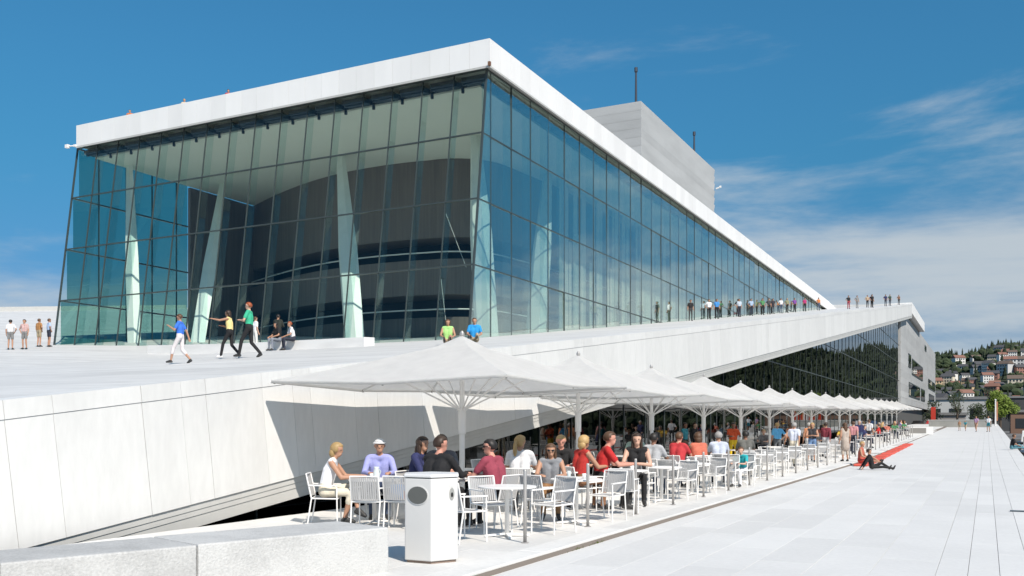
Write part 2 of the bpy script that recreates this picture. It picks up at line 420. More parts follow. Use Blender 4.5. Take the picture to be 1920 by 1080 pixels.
# --- left facade (seen from inside through the front glass)
mb = MB()
for i in range(1, 5):
    y = 42.2 + i * 2.3; mb.box(XL - .05, XL + .05, y - .025, y + .025, 6, 20.2)
for z in ZR[1:]: mb.box(XL - .06, XL + .06, fy(z), 52.5, z - .045, z + .045)
lf = op(mb.build('rear_facade', M_FRAME))
for j in range(4):
    for i in range(5):
        y0 = max(42.2 + (i - .5) * 2.3, fy(ZR[j + 1]) + .1) if i == 0 else 42.2 + i * 2.3
        y1 = 42.2 + (i + 1) * 2.3
        if y1 - y0 < .2: continue
        o = op(MB().box(XL - .01, XL + .01, y0 + .03, min(52.5, y1) - .03, ZR[j] + .06, ZR[j + 1] - .06).build('pane', M_GLASS_R, lf))
# --- roof slab with fascia panels
XF = -53.95
roof = op(MB().box(XF, -22.9, 42.5, 168, 20.6, 21.42).build('roof', M_ROOFW))
# parapet upstand behind the fascia, underside lip
op(MB().box(XF - .05, -22.84, 42.44, 42.56, 20.18, 21.5).box(-22.96, -22.84, 42.56, 164, 20.18, 21.5).box(XF - .05, XF + .07, 42.56, 110, 20.18, 21.5).build('parapet', M_ROOFW, roof))
op(MB().box(XF, -22.98, 42.56, 43.0, 20.24, 20.30).box(-23.35, -22.98, 43.0, 157, 20.24, 20.30).box(XF - .05, -22.78, 42.38, 42.43, 20.05, 20.14).box(-22.83, -22.78, 42.43, 157, 20.05, 20.14).build('drip_edge', M_TRIM, roof))
pf = (-22.8 - XF + .05) / 26
pm = MB().box(.006, pf - .006, 0, .035, 0, 1.38).mesh('fascia_panel', [M_ROOFW])
for i in range(26):
    o = op(obj('fascia_panel', pm, None, roof)); o.location = (XF - .05 + i * pf, 42.395 + rnd.uniform(-.003, .003), 20.16)
pm = MB().box(0, .035, .005, 1.2 - .005, 0, 1.38).mesh('fascia_panel', [M_ROOFW])
for i in range(97):
    o = op(obj('fascia_panel', pm, None, roof)); o.location = (-22.833 + rnd.uniform(-.003, .003), 42.39 + i * 1.2, 20.16)
# --- interior
inn = []
ceil = op(MB().box(XL + .3, -24.2, 43.95, 160, 19.75, 19.85).build('ceiling', M_CEIL))
mb = MB()
for i in range(nf):                                     # dark roof beams in the slot behind the glass head
    x = XL + (i + .5) * wf
    mb.box(x - .75, x + .75, 43.15, 43.9, 19.85, 20.1)
    mb.tube((x - .8, 43.4, 19.8), (x + .8, 43.4, 19.8), .05, n=6)
    mb.tube((x + .85, 43.95, 19.6), (x + .85, 43.95, 19.9), .09, n=6)
for i in range(46):
    y = 45.5 + i * 2.4; mb.box(-24.15, -23.6, y + .2, y + 1.9, 19.85, 20.1)
op(mb.build('roof_beam', M_STEELB))
# curved timber wall: wood bands and dark gallery slots
path = []
for i in range(13):
    t = i / 12; path.append((-54.1 + 20.1 * t, 59.5 - 5.2 * math.sin(math.pi * .62 * t)))
for i in range(1, 10):
    a = math.pi / 2 * i / 9; path.append((-34 + 4.0 * math.sin(a), path[12][1] + 4.0 * (1 - math.cos(a))))
for y in range(65, 155, 6): path.append((-30 + .9 * math.sin(y * .11), y))
def band(z0, z1, off, mat, name):
    mb = MB(); vs = []
    for i, (x, y) in enumerate(path):
        p0 = path[max(0, i - 1)]; p1 = path[min(len(path) - 1, i + 1)]
        tx, ty = p1[0] - p0[0], p1[1] - p0[1]; l = math.hypot(tx, ty); nx, ny = ty / l, -tx / l
        vs += [(x - nx * off, y - ny * off, z0), (x - nx * off, y - ny * off, z1), (x - nx * 4, y - ny * 4, z0), (x - nx * 4, y - ny * 4, z1)]
    fs = []
    for i in range(len(path) - 1):
        a = 4 * i; b = a + 4; fs += [(a, b, b + 1, a + 1), (a + 1, b + 1, b + 3, a + 3), (a, a + 2, b + 2, b)]
    return op(mb.add(vs, fs).build(name, mat, None))
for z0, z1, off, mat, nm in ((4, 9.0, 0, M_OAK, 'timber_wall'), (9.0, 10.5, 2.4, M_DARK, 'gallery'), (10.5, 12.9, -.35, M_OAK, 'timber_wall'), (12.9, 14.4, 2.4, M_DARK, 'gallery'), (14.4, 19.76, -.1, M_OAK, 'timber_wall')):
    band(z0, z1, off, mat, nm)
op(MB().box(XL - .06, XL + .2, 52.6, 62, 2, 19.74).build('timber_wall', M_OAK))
# handrails of the galleries
for z in (9.5, 13.4):
    mb = MB()
    for i in range(len(path) - 1): mb.tube((path[i][0], path[i][1] - .3, z), (path[i + 1][0], path[i + 1][1] - .3, z), .05, n=5)
    op(mb.build('handrail', M_WPAINT))
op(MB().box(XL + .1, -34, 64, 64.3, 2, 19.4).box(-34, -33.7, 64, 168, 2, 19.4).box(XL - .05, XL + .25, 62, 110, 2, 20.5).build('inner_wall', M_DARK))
# inclined white columns
def column(base, top, rb, rt):
    b = Vector(base); t = Vector(top); mb = MB(); n = 6; K = 9; vs = []
    for k in range(K):
        u = k / (K - 1); c = b.lerp(t, u); r = rb * (1 - u) + rt * u
        if u < .5: r = rb
        else: r = rb + (rt - rb) * ((u - .5) / .5)
        for i in range(n):
            a = 2 * math.pi * i / n; vs.append((c.x + r * math.cos(a), c.y + r * .55 * math.sin(a), c.z))
    fs = [(k * n + i, k * n + (i + 1) % n, (k + 1) * n + (i + 1) % n, (k + 1) * n + i) for k in range(K - 1) for i in range(n)]
    fs += [tuple(range((K - 1) * n, K * n))]
    op(mb.add(vs, fs).build('column', M_COL, None))
for c in (
    ((-51.5, 45.0, 6.2), (-53.4, 46.2, 19.8), .62, .30),
    ((-46.5, 45.5, 5.9), (-51.3, 53.0, 19.8), .66, .32),
    ((-33.9, 46.0, 5.9), (-38.8, 51.0, 19.8), .74, .34),
    ((-24.5, 45.3, 5.9), (-28.6, 51.3, 19.8), .74, .34),
    ((-25.0, 52.4, 6.6), (-28.3, 61.5, 19.8), .70, .34)):
    column(*c)
# diagonal brace rods
op(MB().tube((-25.9, 43.2, 13.0), (-24.3, 42.6, 9.9), .014, n=5).tube((-26.2, 43.2, 9.5), (-25.4, 42.5, 6.5), .014, n=5).build('brace', M_TRIM))
# pale vertical blinds drawn along the inner side of the foyer
rb_ = random.Random(8); mb = MB(); y = 63.0
while y < 150:
    w = rb_.uniform(.35, .8); x = -28.2 + rb_.uniform(-.12, .12)
    mb.box(x, x + .05, y + .03, y + w, rz(-28, y) - .2, 19.7 if rb_.random() < .8 else rb_.uniform(14, 18)); y += w * (1 if rb_.random() < .85 else 2.2)
op(mb.build('blinds', pbr('linen_blind', (.80, .73, .64), .8, var=.15, vscale=.5), None))
# closing walls (rear)
op(MB().box(XL + .3, -23.4, 165, 165.4, 0, 20.6).build('rear_wall', M_ALU))
# glass entrance strip, wall lamps
op(MB().box(-54.2, -54.0, 42.3, 42.5, 20.15, 20.28).tube((-54.55, 42.2, 20.2), (-54.1, 42.4, 20.22), .04, n=6).box(-54.75, -54.5, 42.1, 42.3, 20.08, 20.3).build('flood_lamp', M_WPAINT))
op(MB().box(-22.83, -22.70, 42.25, 42.38, 20.1, 20.3).build('corner_lamp', pbr('lamp_brown', (.18, .09, .05), .5)))

# --- stage tower
TX0, TX1, TY0, TY1, TZ = -66, -35, 101, 133, 37.9
tower = op(MB().box(TX0, TX1, TY0, TY1, 15, TZ).build('stage_tower', M_ALU))
nb = 18; hb = (TZ - 20 + .3) / nb
bx = MB().hexa([(0, -.02, .03), (TX1 - TX0 + .18, -.02, .03), (TX1 - TX0 + .18, 0, .03), (0, 0, .03), (0, -.16, hb - .03), (TX1 - TX0 + .18, -.16, hb - .03), (TX1 - TX0 + .18, 0, hb - .03), (0, 0, hb - .03)]).mesh('cladding_board', [M_ALU2])
by = MB().hexa([(0, 0, .03), (.02, 0, .03), (.02, TY1 - TY0, .03), (0, TY1 - TY0, .03), (0, 0, hb - .03), (.16, 0, hb - .03), (.16, TY1 - TY0, hb - .03), (0, TY1 - TY0, hb - .03)]).mesh('cladding_board', [M_ALU2])
for i in range(nb):
    o = op(obj('cladding_board', bx, None, tower)); o.location = (TX0, TY0 - .01, 20 + i * hb)
    o = op(obj('cladding_board', by, None, tower)); o.location = (TX1 + .01, TY0 + .02, 20 + i * hb)
def mast(x, y, z, h):
    e = op(MB().tube((x, y, z), (x, y, z + h), .16, .11, 8).lathe([(.3, z), (.3, z + .3), (.16, z + .35)], 10, x, y).tube((x, y, z + h), (x, y, z + h + .5), .2, .2, 8).build('mast', pbr('mast_dark', (.06, .07, .09), .5, metal=.5)))
mast(-36.0, 102.5, 37.9, 4.3); mast(-36.0, 126.5, 37.9, 3.6)
op(MB().tube((-34.6, 132.8, 38.0 - 2.6), (-33.9, 132.8, 38.2 - 2.6), .1, n=6).box(-34.1, -33.85, 132.7, 132.9, 35.5, 35.75).build('tower_lamp', M_WPAINT))

# --- glazing below the ramp
GX = -13.25
mb = MB(); gp = []
def soff(Y): return rz(-12, Y) - 2.46
y = 6.5; ys = []
while y < 171: ys.append(y); y += 2.7
for y in ys:
    mb.box(GX - .06, GX + .03, y - .03, y + .03, -2.5, soff(y))
for z in (3.0, 6.0, 9.0, 12.0, 15.0):
    y0 = (z + 2.46 - .99) / .122
    if y0 < 171: mb.box(GX - .07, GX + .035, y0, 171, z - .04, z + .04)
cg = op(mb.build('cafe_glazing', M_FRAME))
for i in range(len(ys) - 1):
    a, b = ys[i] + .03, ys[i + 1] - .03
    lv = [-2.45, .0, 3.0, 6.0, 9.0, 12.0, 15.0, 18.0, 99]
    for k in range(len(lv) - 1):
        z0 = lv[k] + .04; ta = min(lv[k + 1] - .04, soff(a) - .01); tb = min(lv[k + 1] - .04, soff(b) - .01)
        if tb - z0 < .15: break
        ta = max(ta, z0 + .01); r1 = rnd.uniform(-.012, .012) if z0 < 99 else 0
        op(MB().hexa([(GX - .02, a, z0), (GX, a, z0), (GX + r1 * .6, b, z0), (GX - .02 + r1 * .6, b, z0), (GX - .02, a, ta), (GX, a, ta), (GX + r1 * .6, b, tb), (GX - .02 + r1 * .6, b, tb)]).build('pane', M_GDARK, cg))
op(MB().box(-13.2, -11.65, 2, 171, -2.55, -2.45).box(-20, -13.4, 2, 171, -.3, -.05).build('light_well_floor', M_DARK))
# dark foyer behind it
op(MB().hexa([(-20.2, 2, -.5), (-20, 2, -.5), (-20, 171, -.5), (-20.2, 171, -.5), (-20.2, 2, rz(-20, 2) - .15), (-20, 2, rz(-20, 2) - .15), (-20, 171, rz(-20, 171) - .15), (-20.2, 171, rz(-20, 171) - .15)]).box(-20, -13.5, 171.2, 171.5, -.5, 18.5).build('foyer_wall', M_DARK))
# pale lamps and counters glimpsed in the cafe
mb = MB()
for i in range(7):
    y = 24 + i * 5.3; mb.box(-16.5, -16.2, y, y + 2.2, 2.25, 2.32)
op(mb.build('cafe_shelf', pbr('cafe_pale', (.35, .45, .45), .4)))
mb = MB()
for i in range(9): mb.lathe([(.02, 2.4), (.28, 2.05), (.3, 2.0), (.0, 2.0)], 10, -15.2, 22 + i * 3.1)
op(mb.build('pendant_lamp', pbr('cafe_pale2', (.4, .5, .5), .3)))
mb = MB()
for i in range(12): mb.tube((-14.2, 20 + i * 5.4, 0), (-14.2, 20 + i * 5.4, min(12, soff(20 + i * 5.4))), .14, n=10)
op(mb.build('foyer_column', pbr('foyer_column', (.4, .45, .45), .5)))
# --- aluminium wing at the far end
AY0, AY1, AZ = 171.6, 292, 21.6
wing = op(MB().box(-60, GX + .1, AY0, AY1, 5.2, AZ).build('end_wing', M_ALU))
nb = 14; hb = (AZ - 5.2) / nb
for i in range(nb):
    for k in range(3):
        a = AY0 + k * (AY1 - AY0) / 3 + .05; b = AY0 + (k + 1) * (AY1 - AY0) / 3 - .05
        op(MB().hexa([(GX + .11, a, 5.2 + i * hb + .03), (GX + .16, a, 5.2 + i * hb + .03), (GX + .16, b, 5.2 + i * hb + .03), (GX + .11, b, 5.2 + i * hb + .03), (GX + .11, a, 5.2 + (i + 1) * hb - .03), (GX + .22, a, 5.2 + (i + 1) * hb - .03), (GX + .22, b, 5.2 + (i + 1) * hb - .03), (GX + .11, b, 5.2 + (i + 1) * hb - .03)]).build('cladding_board', M_ALU2, wing))
op(MB().box(-60, GX - 1.0, AY0 + .2, AY1 - 2, -1, 5.2).build('plinth', pbr('plinth_dark', (.09, .09, .085), .6), wing))
for (a, b, z0, z1) in ((189, 195, 12.4, 14.9), (198, 232, 11.4, 14.5), (255, 288, 10.6, 13.0), (190, 222, 6.9, 9.6), (226, 240, 6.9, 9.6), (258, 284, 6.9, 9.4), (240, 246, 19, 20.3)):
    w = op(MB().box(GX + .15, GX + .30, a, b, z0, z1).build('window', M_FRAME, wing))
    op(MB().box(GX + .28, GX + .315, a + .5, b - .5, z0 + .25, z1 - .25).build('pane', M_GDARK, wing))
# level white roof over the wing
wr = op(MB().box(-60, -12.06, 182.01, 221, 21.62, 23.5).build('wing_roof', M_ROOFW))
for i in range(32):
    op(MB().box(-12.05, -11.98, 182.02 + i * 1.2, 183.2 + i * 1.2, 21.6, 23.52).build('fascia_panel', M_ROOFW, wr))

# long low marble bench on the ramp in front of the glass
e = MB()
bvs = []
for x in (-38, -32, -24.6):
    z = rz(x, 34.3); bvs += [(x, 34.0, z - .1), (x, 34.8, z - .1), (x, 34.8, z + .42), (x, 34.0, z + .38)]
e.add(bvs, [(0, 3, 7, 4), (3, 2, 6, 7), (2, 1, 5, 6), (4, 7, 11, 8), (7, 6, 10, 11), (6, 5, 9, 10), (0, 1, 2, 3), (8, 11, 10, 9)])
tag(e.build('stone_bench', M_RAMP), 'long low grey marble bench on the sloping roof before the glass front', 'bench')
# low parapet that closes the far slope
lw = [(-109.5, 55), (-109.5, 105), (-109.1, 105), (-109.1, 55)]
tag(MB().hexa([(x, y, rz(x, y) - .2) for x, y in lw] + [(x, y, rz(x, y) + .55) for x, y in lw]).build('low_wall', M_TRIM), 'pale low wall closing off the far slope left of the glass front', 'wall')

# ================================================================== FOREGROUND
def stone_wall():
    e = empty('stone_wall', 'low wall of pale speckled granite blocks beside the white litter bin', 'wall', (-6.9, 7.5, 0))
    cs = [((-8.35, 2.1), (-9.25, 2.45)), ((-7.55, 5.17), (-8.42, 5.45)), ((-6.93, 6.82), (-7.86, 7.1)), ((-6.12, 8.95), (-7.08, 9.24))]
    for i in range(3):
        (a, ab), (b, bb) = cs[i], cs[i + 1]
        g = .006
        d = (Vector(b) - Vector(a)).normalized() * g
        ps = [(a[0] + d.x, a[1] + d.y), (b[0] - d.x, b[1] - d.y), (bb[0] - d.x, bb[1] - d.y), (ab[0] + d.x, ab[1] + d.y)]
        zt = (.50, .508, .515)[i]
        o = MB().hexa([(x, y, -.03) for x, y in ps] + [(x, y, zt) for x, y in ps]).build('granite_block', M_BLOCK, e)
        o.matrix_parent_inverse = Matrix.Translation((6.9, -7.5, 0)); bevel(o, .018, 2)
stone_wall()

def litter_bin():
    e = empty('litter_bin', 'white six-sided metal litter bin with an oval opening', 'litter bin', (-6.19, 9.98, 0.002), 0)
    # hexagonal plan; one face to the camera's left, one to the right
    def hx(r0, z0, z1, mi=0, mb=None):
        mb = mb or MB(); vs = []
        for z in (z0, z1):
            for k in range(6):
                a = R(60 * k + PHI); vs.append((r0 * math.cos(a), r0 * math.sin(a), z))
        mb.add(vs, [(k, (k + 1) % 6, 6 + (k + 1) % 6, 6 + k) for k in range(6)] + [(5, 4, 3, 2, 1, 0), (6, 7, 8, 9, 10, 11)], mi); return mb
    PHI = -59.0
    RB = .375
    bevel(hx(RB, .03, 1.035).build('body', M_BIN, e), .012, 2)
    hx(RB - .03, 0, .05).build('base', pbr('bin_base', (.25, .18, .14), .7), e)
    bevel(hx(RB + .012, 1.045, 1.085).build('lid', pbr('bin_lid', (.70, .70, .70), .4), e), .01, 2)
    def on_face(k, u, z):            # face k between vertices k-1 and k: centre direction, tangent
        a = R(60 * k + PHI - 30); nrm = Vector((math.cos(a), math.sin(a), 0)); t = Vector((-nrm.y, nrm.x, 0))
        return nrm * (RB * math.cos(R(30))) + t * u + Vector((0, 0, z)), nrm, t
    def oval(name, k, u, z, a, b, mat, push, n=24):
        c, nr, t = on_face(k, u, z); vs = []
        for p in (-.004, push):
            for i in range(n):
                w = 2 * math.pi * i / n; vs.append(c + nr * p + t * (a * math.cos(w)) + Vector((0, 0, b * math.sin(w))))
        fs = [(i, (i + 1) % n, n + (i + 1) % n, n + i) for i in range(n)] + [tuple(range(n, 2 * n))]
        return MB().add(vs, fs).build(name, mat, e)
    FL = 0                                   # the face turned to the camera's left
    oval('opening_rim', FL, 0.0, .83, .15, .118, M_BIN, .008)
    oval('opening', FL, 0.0, .83, .138, .106, M_HOLE_SHADE, .012)  # flat dark oval, no recess: the shade inside the bin is painted
    oval('lock_plate', FL + 1, .10, .84, .035, .075, pbr('lock', (.55, .54, .5), .3, metal=.6), .008)
    oval('keyhole', FL + 1, .10, .83, .016, .03, M_BLACK, .012)
    c, nr, t = on_face(FL + 1, .10, .96)
    MB().hexa([c - t * .03 + Vector((0, 0, -.03)), c + t * .03 + Vector((0, 0, -.03)), c + t * .03 + nr * .006 + Vector((0, 0, -.03)), c - t * .03 + nr * .006 + Vector((0, 0, -.03)),
               c - t * .03 + Vector((0, 0, .03)), c + t * .03 + Vector((0, 0, .03)), c + t * .03 + nr * .006 + Vector((0, 0, .03)), c - t * .03 + nr * .006 + Vector((0, 0, .03))]).build('pictogram_plate', pbr('plate', (.7, .7, .68), .5), e)
litter_bin()

# copy a thing and its parts
def dup(root, loc, rot=0, label=None, group=None):
    r = root.copy(); C.objects.link(r); r.location = loc; r.rotation_euler = (0, 0, rot)
    if label: r['label'] = label
    if group: r['group'] = group
    for ch in root.children:
        c = ch.copy(); C.objects.link(c); c.parent = r
        for g in ch.children:
            d = g.copy(); C.objects.link(d); d.parent = c
    return r

# ---- parasols
def make_parasol():
    e = empty('parasol', 'large square white canvas parasol in the row over the cafe tables', 'parasol', (0, 0, 0), 0, 'parasols over the cafe terrace')
    S = 2.54; ZE = 2.47; ZA = 3.35; n = 12
    mb = MB(); vs = []; idx = {}
    def zf(x, y):
        m = max(abs(x), abs(y)) / S; k = min(abs(x), abs(y)) / (max(abs(x), abs(y)) + 1e-9)
        sag = .10 * m * (1 - m) * 4 * (.55 + .45 * (1 - abs(2 * k - 1)))
        edge = -.035 * (1 - (2 * abs(k - .5)) ** 2) * m * m
        return ZA + (ZE - ZA) * m - sag * .55 - edge * .0 + .045 * (m ** 3) * (1 - k) * -1 + .03 * m * k
    for i in range(2 * n + 1):
        for j in range(2 * n + 1):
            x = S * (i - n) / n; y = S * (j - n) / n; idx[i, j] = len(vs); vs.append((x, y, zf(x, y)))
    fs = []
    for i in range(2 * n):
        for j in range(2 * n):
            a, b, c, d = idx[i, j], idx[i + 1, j], idx[i + 1, j + 1], idx[i, j + 1]
            if i == j: fs += [(a, b, c), (a, c, d)]
            elif i + j == 2 * n - 1: fs += [(a, b, d), (b, c, d)]
            else: fs.append((a, b, c, d))
    # valance
    ring = [(i, 0) for i in range(2 * n)] + [(2 * n, j) for j in range(2 * n)] + [(i, 2 * n) for i in range(2 * n, 0, -1)] + [(0, j) for j in range(2 * n, 0, -1)]
    o0 = len(vs)
    for q in ring:
        x, y, z = vs[idx[q]]; vs.append((x * 1.002, y * 1.002, z - .055))
    for k in range(len(ring)):
        a = idx[ring[k]]; b = idx[ring[(k + 1) % len(ring)]]; fs.append((a, o0 + k, o0 + (k + 1) % len(ring), b))
    cn = mb.add(vs, fs).build('canopy', M_CANVAS, e, True)
    sm = cn.modifiers.new('thick', 'SOLIDIFY'); sm.thickness = .004; sm.offset = -1
    cn.data.set_sharp_from_angle(angle=R(7))
    vent = []
    for m, dz in ((.42, .035), (.0, .10)):
        for k in range(4):
            a = math.pi / 4 + k * math.pi / 2; r = m * 1.414
            vent.append((r * math.cos(a), r * math.sin(a), ZA + (ZE - ZA) * (m / S) + dz - (.06 if m else 0)))
    MB().add(vent, [(0, 1, 5, 4), (1, 2, 6, 5), (2, 3, 7, 6), (3, 0, 4, 7)]).build('vent_cap', M_CANVAS, cn)
    MB().lathe([(.035, ZA + .08), (.05, ZA + .10), (.05, ZA + .14), (.02, ZA + .19)], 12).build('finial', M_STEEL, e)
    MB().lathe([(.055, .05), (.055, 1.85), (.05, 1.86), (.048, ZA)], 14).build('pole', M_WPAINT, e, True)
    MB().lathe([(.075, 1.50), (.078, 1.52), (.078, 1.98), (.072, 2.0)], 14).build('sleeve', M_WPAINT, e, True)
    MB().lathe([(.10, 1.96), (.10, 2.04)], 14).build('runner', M_WPAINT, e)
    MB().box(-.36, .36, -.36, .36, .003, .06).lathe([(.09, .06), (.09, .30)], 12).build('base_plate', M_WPAINT, e)
    for k in range(8):
        a = k * math.pi / 4; ln = S * (1.414 if k % 2 else 1) * .985
        ex, ey = math.cos(a), math.sin(a)
        zt = zf(ex * ln, ey * ln) - .03
        MB().bar((ex * .05, ey * .05, ZA - .09), (ex * ln, ey * ln, zt), .022, .035).build('rib', M_WPAINT, e)
        u = .52; zs = (ZA - .09) * (1 - u) + zt * u
        MB().bar((ex * .09, ey * .09, 2.0), (ex * ln * u, ey * ln * u, zs - .02), .02, .03).build('strut', M_WPAINT, e)
        MB().tube((ex * ln, ey * ln, zt - .05), (ex * ln, ey * ln, zt + .005), .018, n=6).build('rib_end', M_STEEL, e)
    return e
par = make_parasol()
for ch in par.children:                                  # the canopies are a little longer along the row than across it
    if ch.name.split('.')[0] in ('canopy', 'rib', 'strut', 'rib_end'): ch.scale = (.955, 1.09, 1)
for k in range(18):
    y = 16.05 + 5.88 * k; p = (-9.25, y, gz(y)); rt = rnd.uniform(-.05, .05)
    if k == 0: par.location = p; par['label'] = 'large square white canvas parasol whose pole stands closest behind the litter bin'
    else:
        q = dup(par, p, rt); q.rotation_euler.x = rnd.uniform(-.012, .012); q.rotation_euler.y = rnd.uniform(-.012, .012); q['label'] = 'large square white canvas parasol, %s in its row counted from the litter bin' % ordinal(k)
# ---- guard posts along the terrace edge
pst = empty('guard_post', 'slim upright steel post in the row along the terrace kerb', 'post', (0, 0, 0), 0, 'posts along the terrace edge')
MB().lathe([(.026, .012), (.026, 1.03), (.02, 1.05)], 12).build('shaft', M_STEEL, pst, True)
MB().lathe([(.055, .002), (.055, .012)], 14).build('base_flange', M_STEEL, pst)
for k in range(34):
    y = 12.0 + 2.36 * k; p = (-5.88, y, gz(y) + .001)
    if k == 0: pst.location = p; q = pst
    else: q = dup(pst, p)
    q['label'] = 'slim steel kerb post, %s in its row counted from the litter bin' % ordinal(k)

# ---- tables and chairs
def make_table():
    e = empty('cafe_table', 'round white cafe table on a single post', 'table', (0, 0, 0), 0, 'white cafe tables on the terrace')
    MB().lathe([(.43, .735), (.445, .742), (.445, .757), (.44, .762)], 36).build('table_top', M_WPAINT, e)
    MB().lathe([(.035, .03), (.035, .70), (.09, .715), (.09, .735)], 14).build('post', M_WPAINT, e, True)
    for k in range(4):
        a = k * math.pi / 2 + .5
        MB().bar((.03 * math.cos(a), .03 * math.sin(a), .045), (.34 * math.cos(a), .34 * math.sin(a), .02), .05, .025).build('foot', M_WPAINT, e)
    return e
def make_chair():
    e = empty('cafe_chair', 'empty white framed cafe chair with grey mesh seat and back', 'chair', (0, 0, 0), 0, 'cafe chairs on the terrace')
    r = .012
    for sx in (-1, 1):
        MB().tube((sx * .25, .23, 0), (sx * .25, .22, .66), r, n=7).build('leg', M_WPAINT, e)
        MB().tube((sx * .23, -.27, 0), (sx * .24, -.20, .45), r, n=7).build('leg', M_WPAINT, e)
        MB().tube((sx * .24, -.20, .45), (sx * .235, -.29, .86), r, n=7).build('back_post', M_WPAINT, e)
        MB().bar((sx * .25, .235, .66), (sx * .24, -.245, .67), .04, .02).build('armrest', M_WPAINT, e)
    MB().tube((-.235, -.29, .86), (.235, -.29, .86), r, n=7).build('top_rail', M_WPAINT, e)
    MB().tube((-.25, .23, .44), (.25, .23, .44), r, n=7).tube((-.24, -.2, .45), (.24, -.2, .45), r, n=7).tube((-.25, .23, .44), (-.24, -.2, .45), r, n=7).tube((.25, .23, .44), (.24, -.2, .45), r, n=7).build('seat_frame', M_WPAINT, e)
    mb = MB(); vs = []
    for i in range(7):
        for j in range(5):
            u = i / 6 - .5; v = j / 4
            vs.append((u * .47, .22 - .42 * v, .45 - .018 * (1 - (2 * u) ** 2)))
    for z in (0, -.008):
        pass
    fs = [(i * 5 + j, i * 5 + j + 1, (i + 1) * 5 + j + 1, (i + 1) * 5 + j) for i in range(6) for j in range(4)]
    o = mb.add(vs, fs).build('seat', M_MESH, e, True); m = o.modifiers.new('t', 'SOLIDIFY'); m.thickness = .008
    mb = MB()
    nsl = 13
    for i in range(nsl):                                        # woven back strips
        x = -.215 + .43 * i / (nsl - 1)
        bow = -.025 * (1 - (x / .23) ** 2)
        mb.hexa([(x - .0145, -.212 + bow, .475), (x + .0145, -.212 + bow, .475), (x + .0145, -.218 + bow, .475), (x - .0145, -.218 + bow, .475),
                 (x - .0145, -.285 + bow, .845), (x + .0145, -.285 + bow, .845), (x + .0145, -.291 + bow, .845), (x - .0145, -.291 + bow, .845)])
    mb.build('backrest', M_MESH, e)
    return e
table0 = make_table(); chair0 = make_chair(); used = {'t': 0, 'c': 0}
TABLES = []
LBL = {}
def table(x, y, label=None):
    z = gz(y) + .004
    row = 'kerbside' if x > -6.6 else ('inner' if x > -9 else 'wallside')
    LBL[row] = LBL.get(row, -1) + 1
    nm = '%s %s table from the litter bin' % (ordinal(LBL[row]), row); TABLES.append((x, y, nm))
    if not used['t']: table0.location = (x, y, z); table0.rotation_euler.z = rnd.uniform(0, 1); o = table0
    else: o = dup(table0, (x, y, z), rnd.uniform(0, 1.5))
    used['t'] = 1
    o['label'] = label or 'round white cafe table on one post, ' + nm
    if label: 
        if 'group' in o: del o['group']
    else: o['group'] = 'white cafe tables on the terrace'
    return o
def chair(x, y, face, occupied=False):
    z = gz(y) + .004; a = math.atan2(-face[0], face[1])
    if not used['c']: chair0.location = (x, y, z); chair0.rotation_euler.z = a; o = chair0
    else: o = dup(chair0, (x, y, z), a)
    used['c'] = 1
    if occupied: o['label'] = 'white mesh chair under the ' + ' '.join(occupied.split()[:10])
    else:
        k = min(range(len(TABLES)), key=lambda i: math.hypot(TABLES[i][0] - x, TABLES[i][1] - y)); nm = TABLES[k][2]
        sd = 'on the bin side of' if y < TABLES[k][1] - .25 else ('beyond' if y > TABLES[k][1] + .25 else 'beside')
        o['label'] = 'empty mesh chair %s the %s' % (sd, nm)
    o['group'] = 'occupied cafe chairs' if occupied else 'empty cafe chairs on the terrace'
    return o
def toward(a, b):
    v = (b[0] - a[0], b[1] - a[1]); l = math.hypot(*v); return (v[0] / l, v[1] / l)

# ================================================================== PEOPLE
def cloth(c):
    k = 'cloth_%02x%02x%02x' % tuple(int(255 * v) for v in c)
    return pbr(k, c, .85, var=.25, vscale=7, stretch='obj', bump=.6, bscale=11)
SKINS = {'light': (.56, .34, .25), 'tan': (.42, .23, .15), 'brown': (.20, .10, .065), 'red': (.55, .27, .20)}
def skin(k): return pbr('skin_' + k, SKINS[k], .55, spec=.35)
HAIRC = {'black': (.012, .010, .009), 'dark brown': (.035, .018, .010), 'brown': (.09, .045, .022), 'blond': (.42, .28, .12), 'red': (.30, .07, .02), 'grey': (.35, .34, .33), 'white': (.72, .72, .72)}
def hairm(k): return pbr('hair_' + k.replace(' ', '_'), HAIRC[k], .55, var=.25, vscale=40, stretch='obj')
CUB = {}
def capsule(vs, fs, a, b, ra, rb, n=10):
    a = Vector(a); b = Vector(b); d = b - a; L = d.length
    if L < 1e-6: d = Vector((0, 0, 1)); L = 1e-6
    d = d.normalized(); u = d.orthogonal().normalized(); w = d.cross(u); o = len(vs)
    st = [(-1, .0)] + [(-math.cos(t), math.sin(t)) for t in (.45, 1.0)] + [(0, 1)]
    rings = [(a + d * (k * ra), s * ra) for k, s in st[1:]] + [(b + d * (-k * rb), s * rb) for k, s in reversed(st[1:])]
    vs.append(tuple(a - d * ra))
    for c, r in rings:
        for i in range(n):
            t = 2 * math.pi * i / n; vs.append(tuple(c + u * (r * math.cos(t)) + w * (r * math.sin(t))))
    vs.append(tuple(b + d * rb)); K = len(rings)
    fs += [(o, o + 1 + (i + 1) % n, o + 1 + i) for i in range(n)]
    for k in range(K - 1):
        for i in range(n):
            p = o + 1 + k * n; fs.append((p + i, p + (i + 1) % n, p + n + (i + 1) % n, p + n + i))
    p = o + 1 + (K - 1) * n; fs += [(p + i, p + (i + 1) % n, o + 1 + K * n) for i in range(n)]
SK, SH, PA, SO = 0, 1, 2, 3
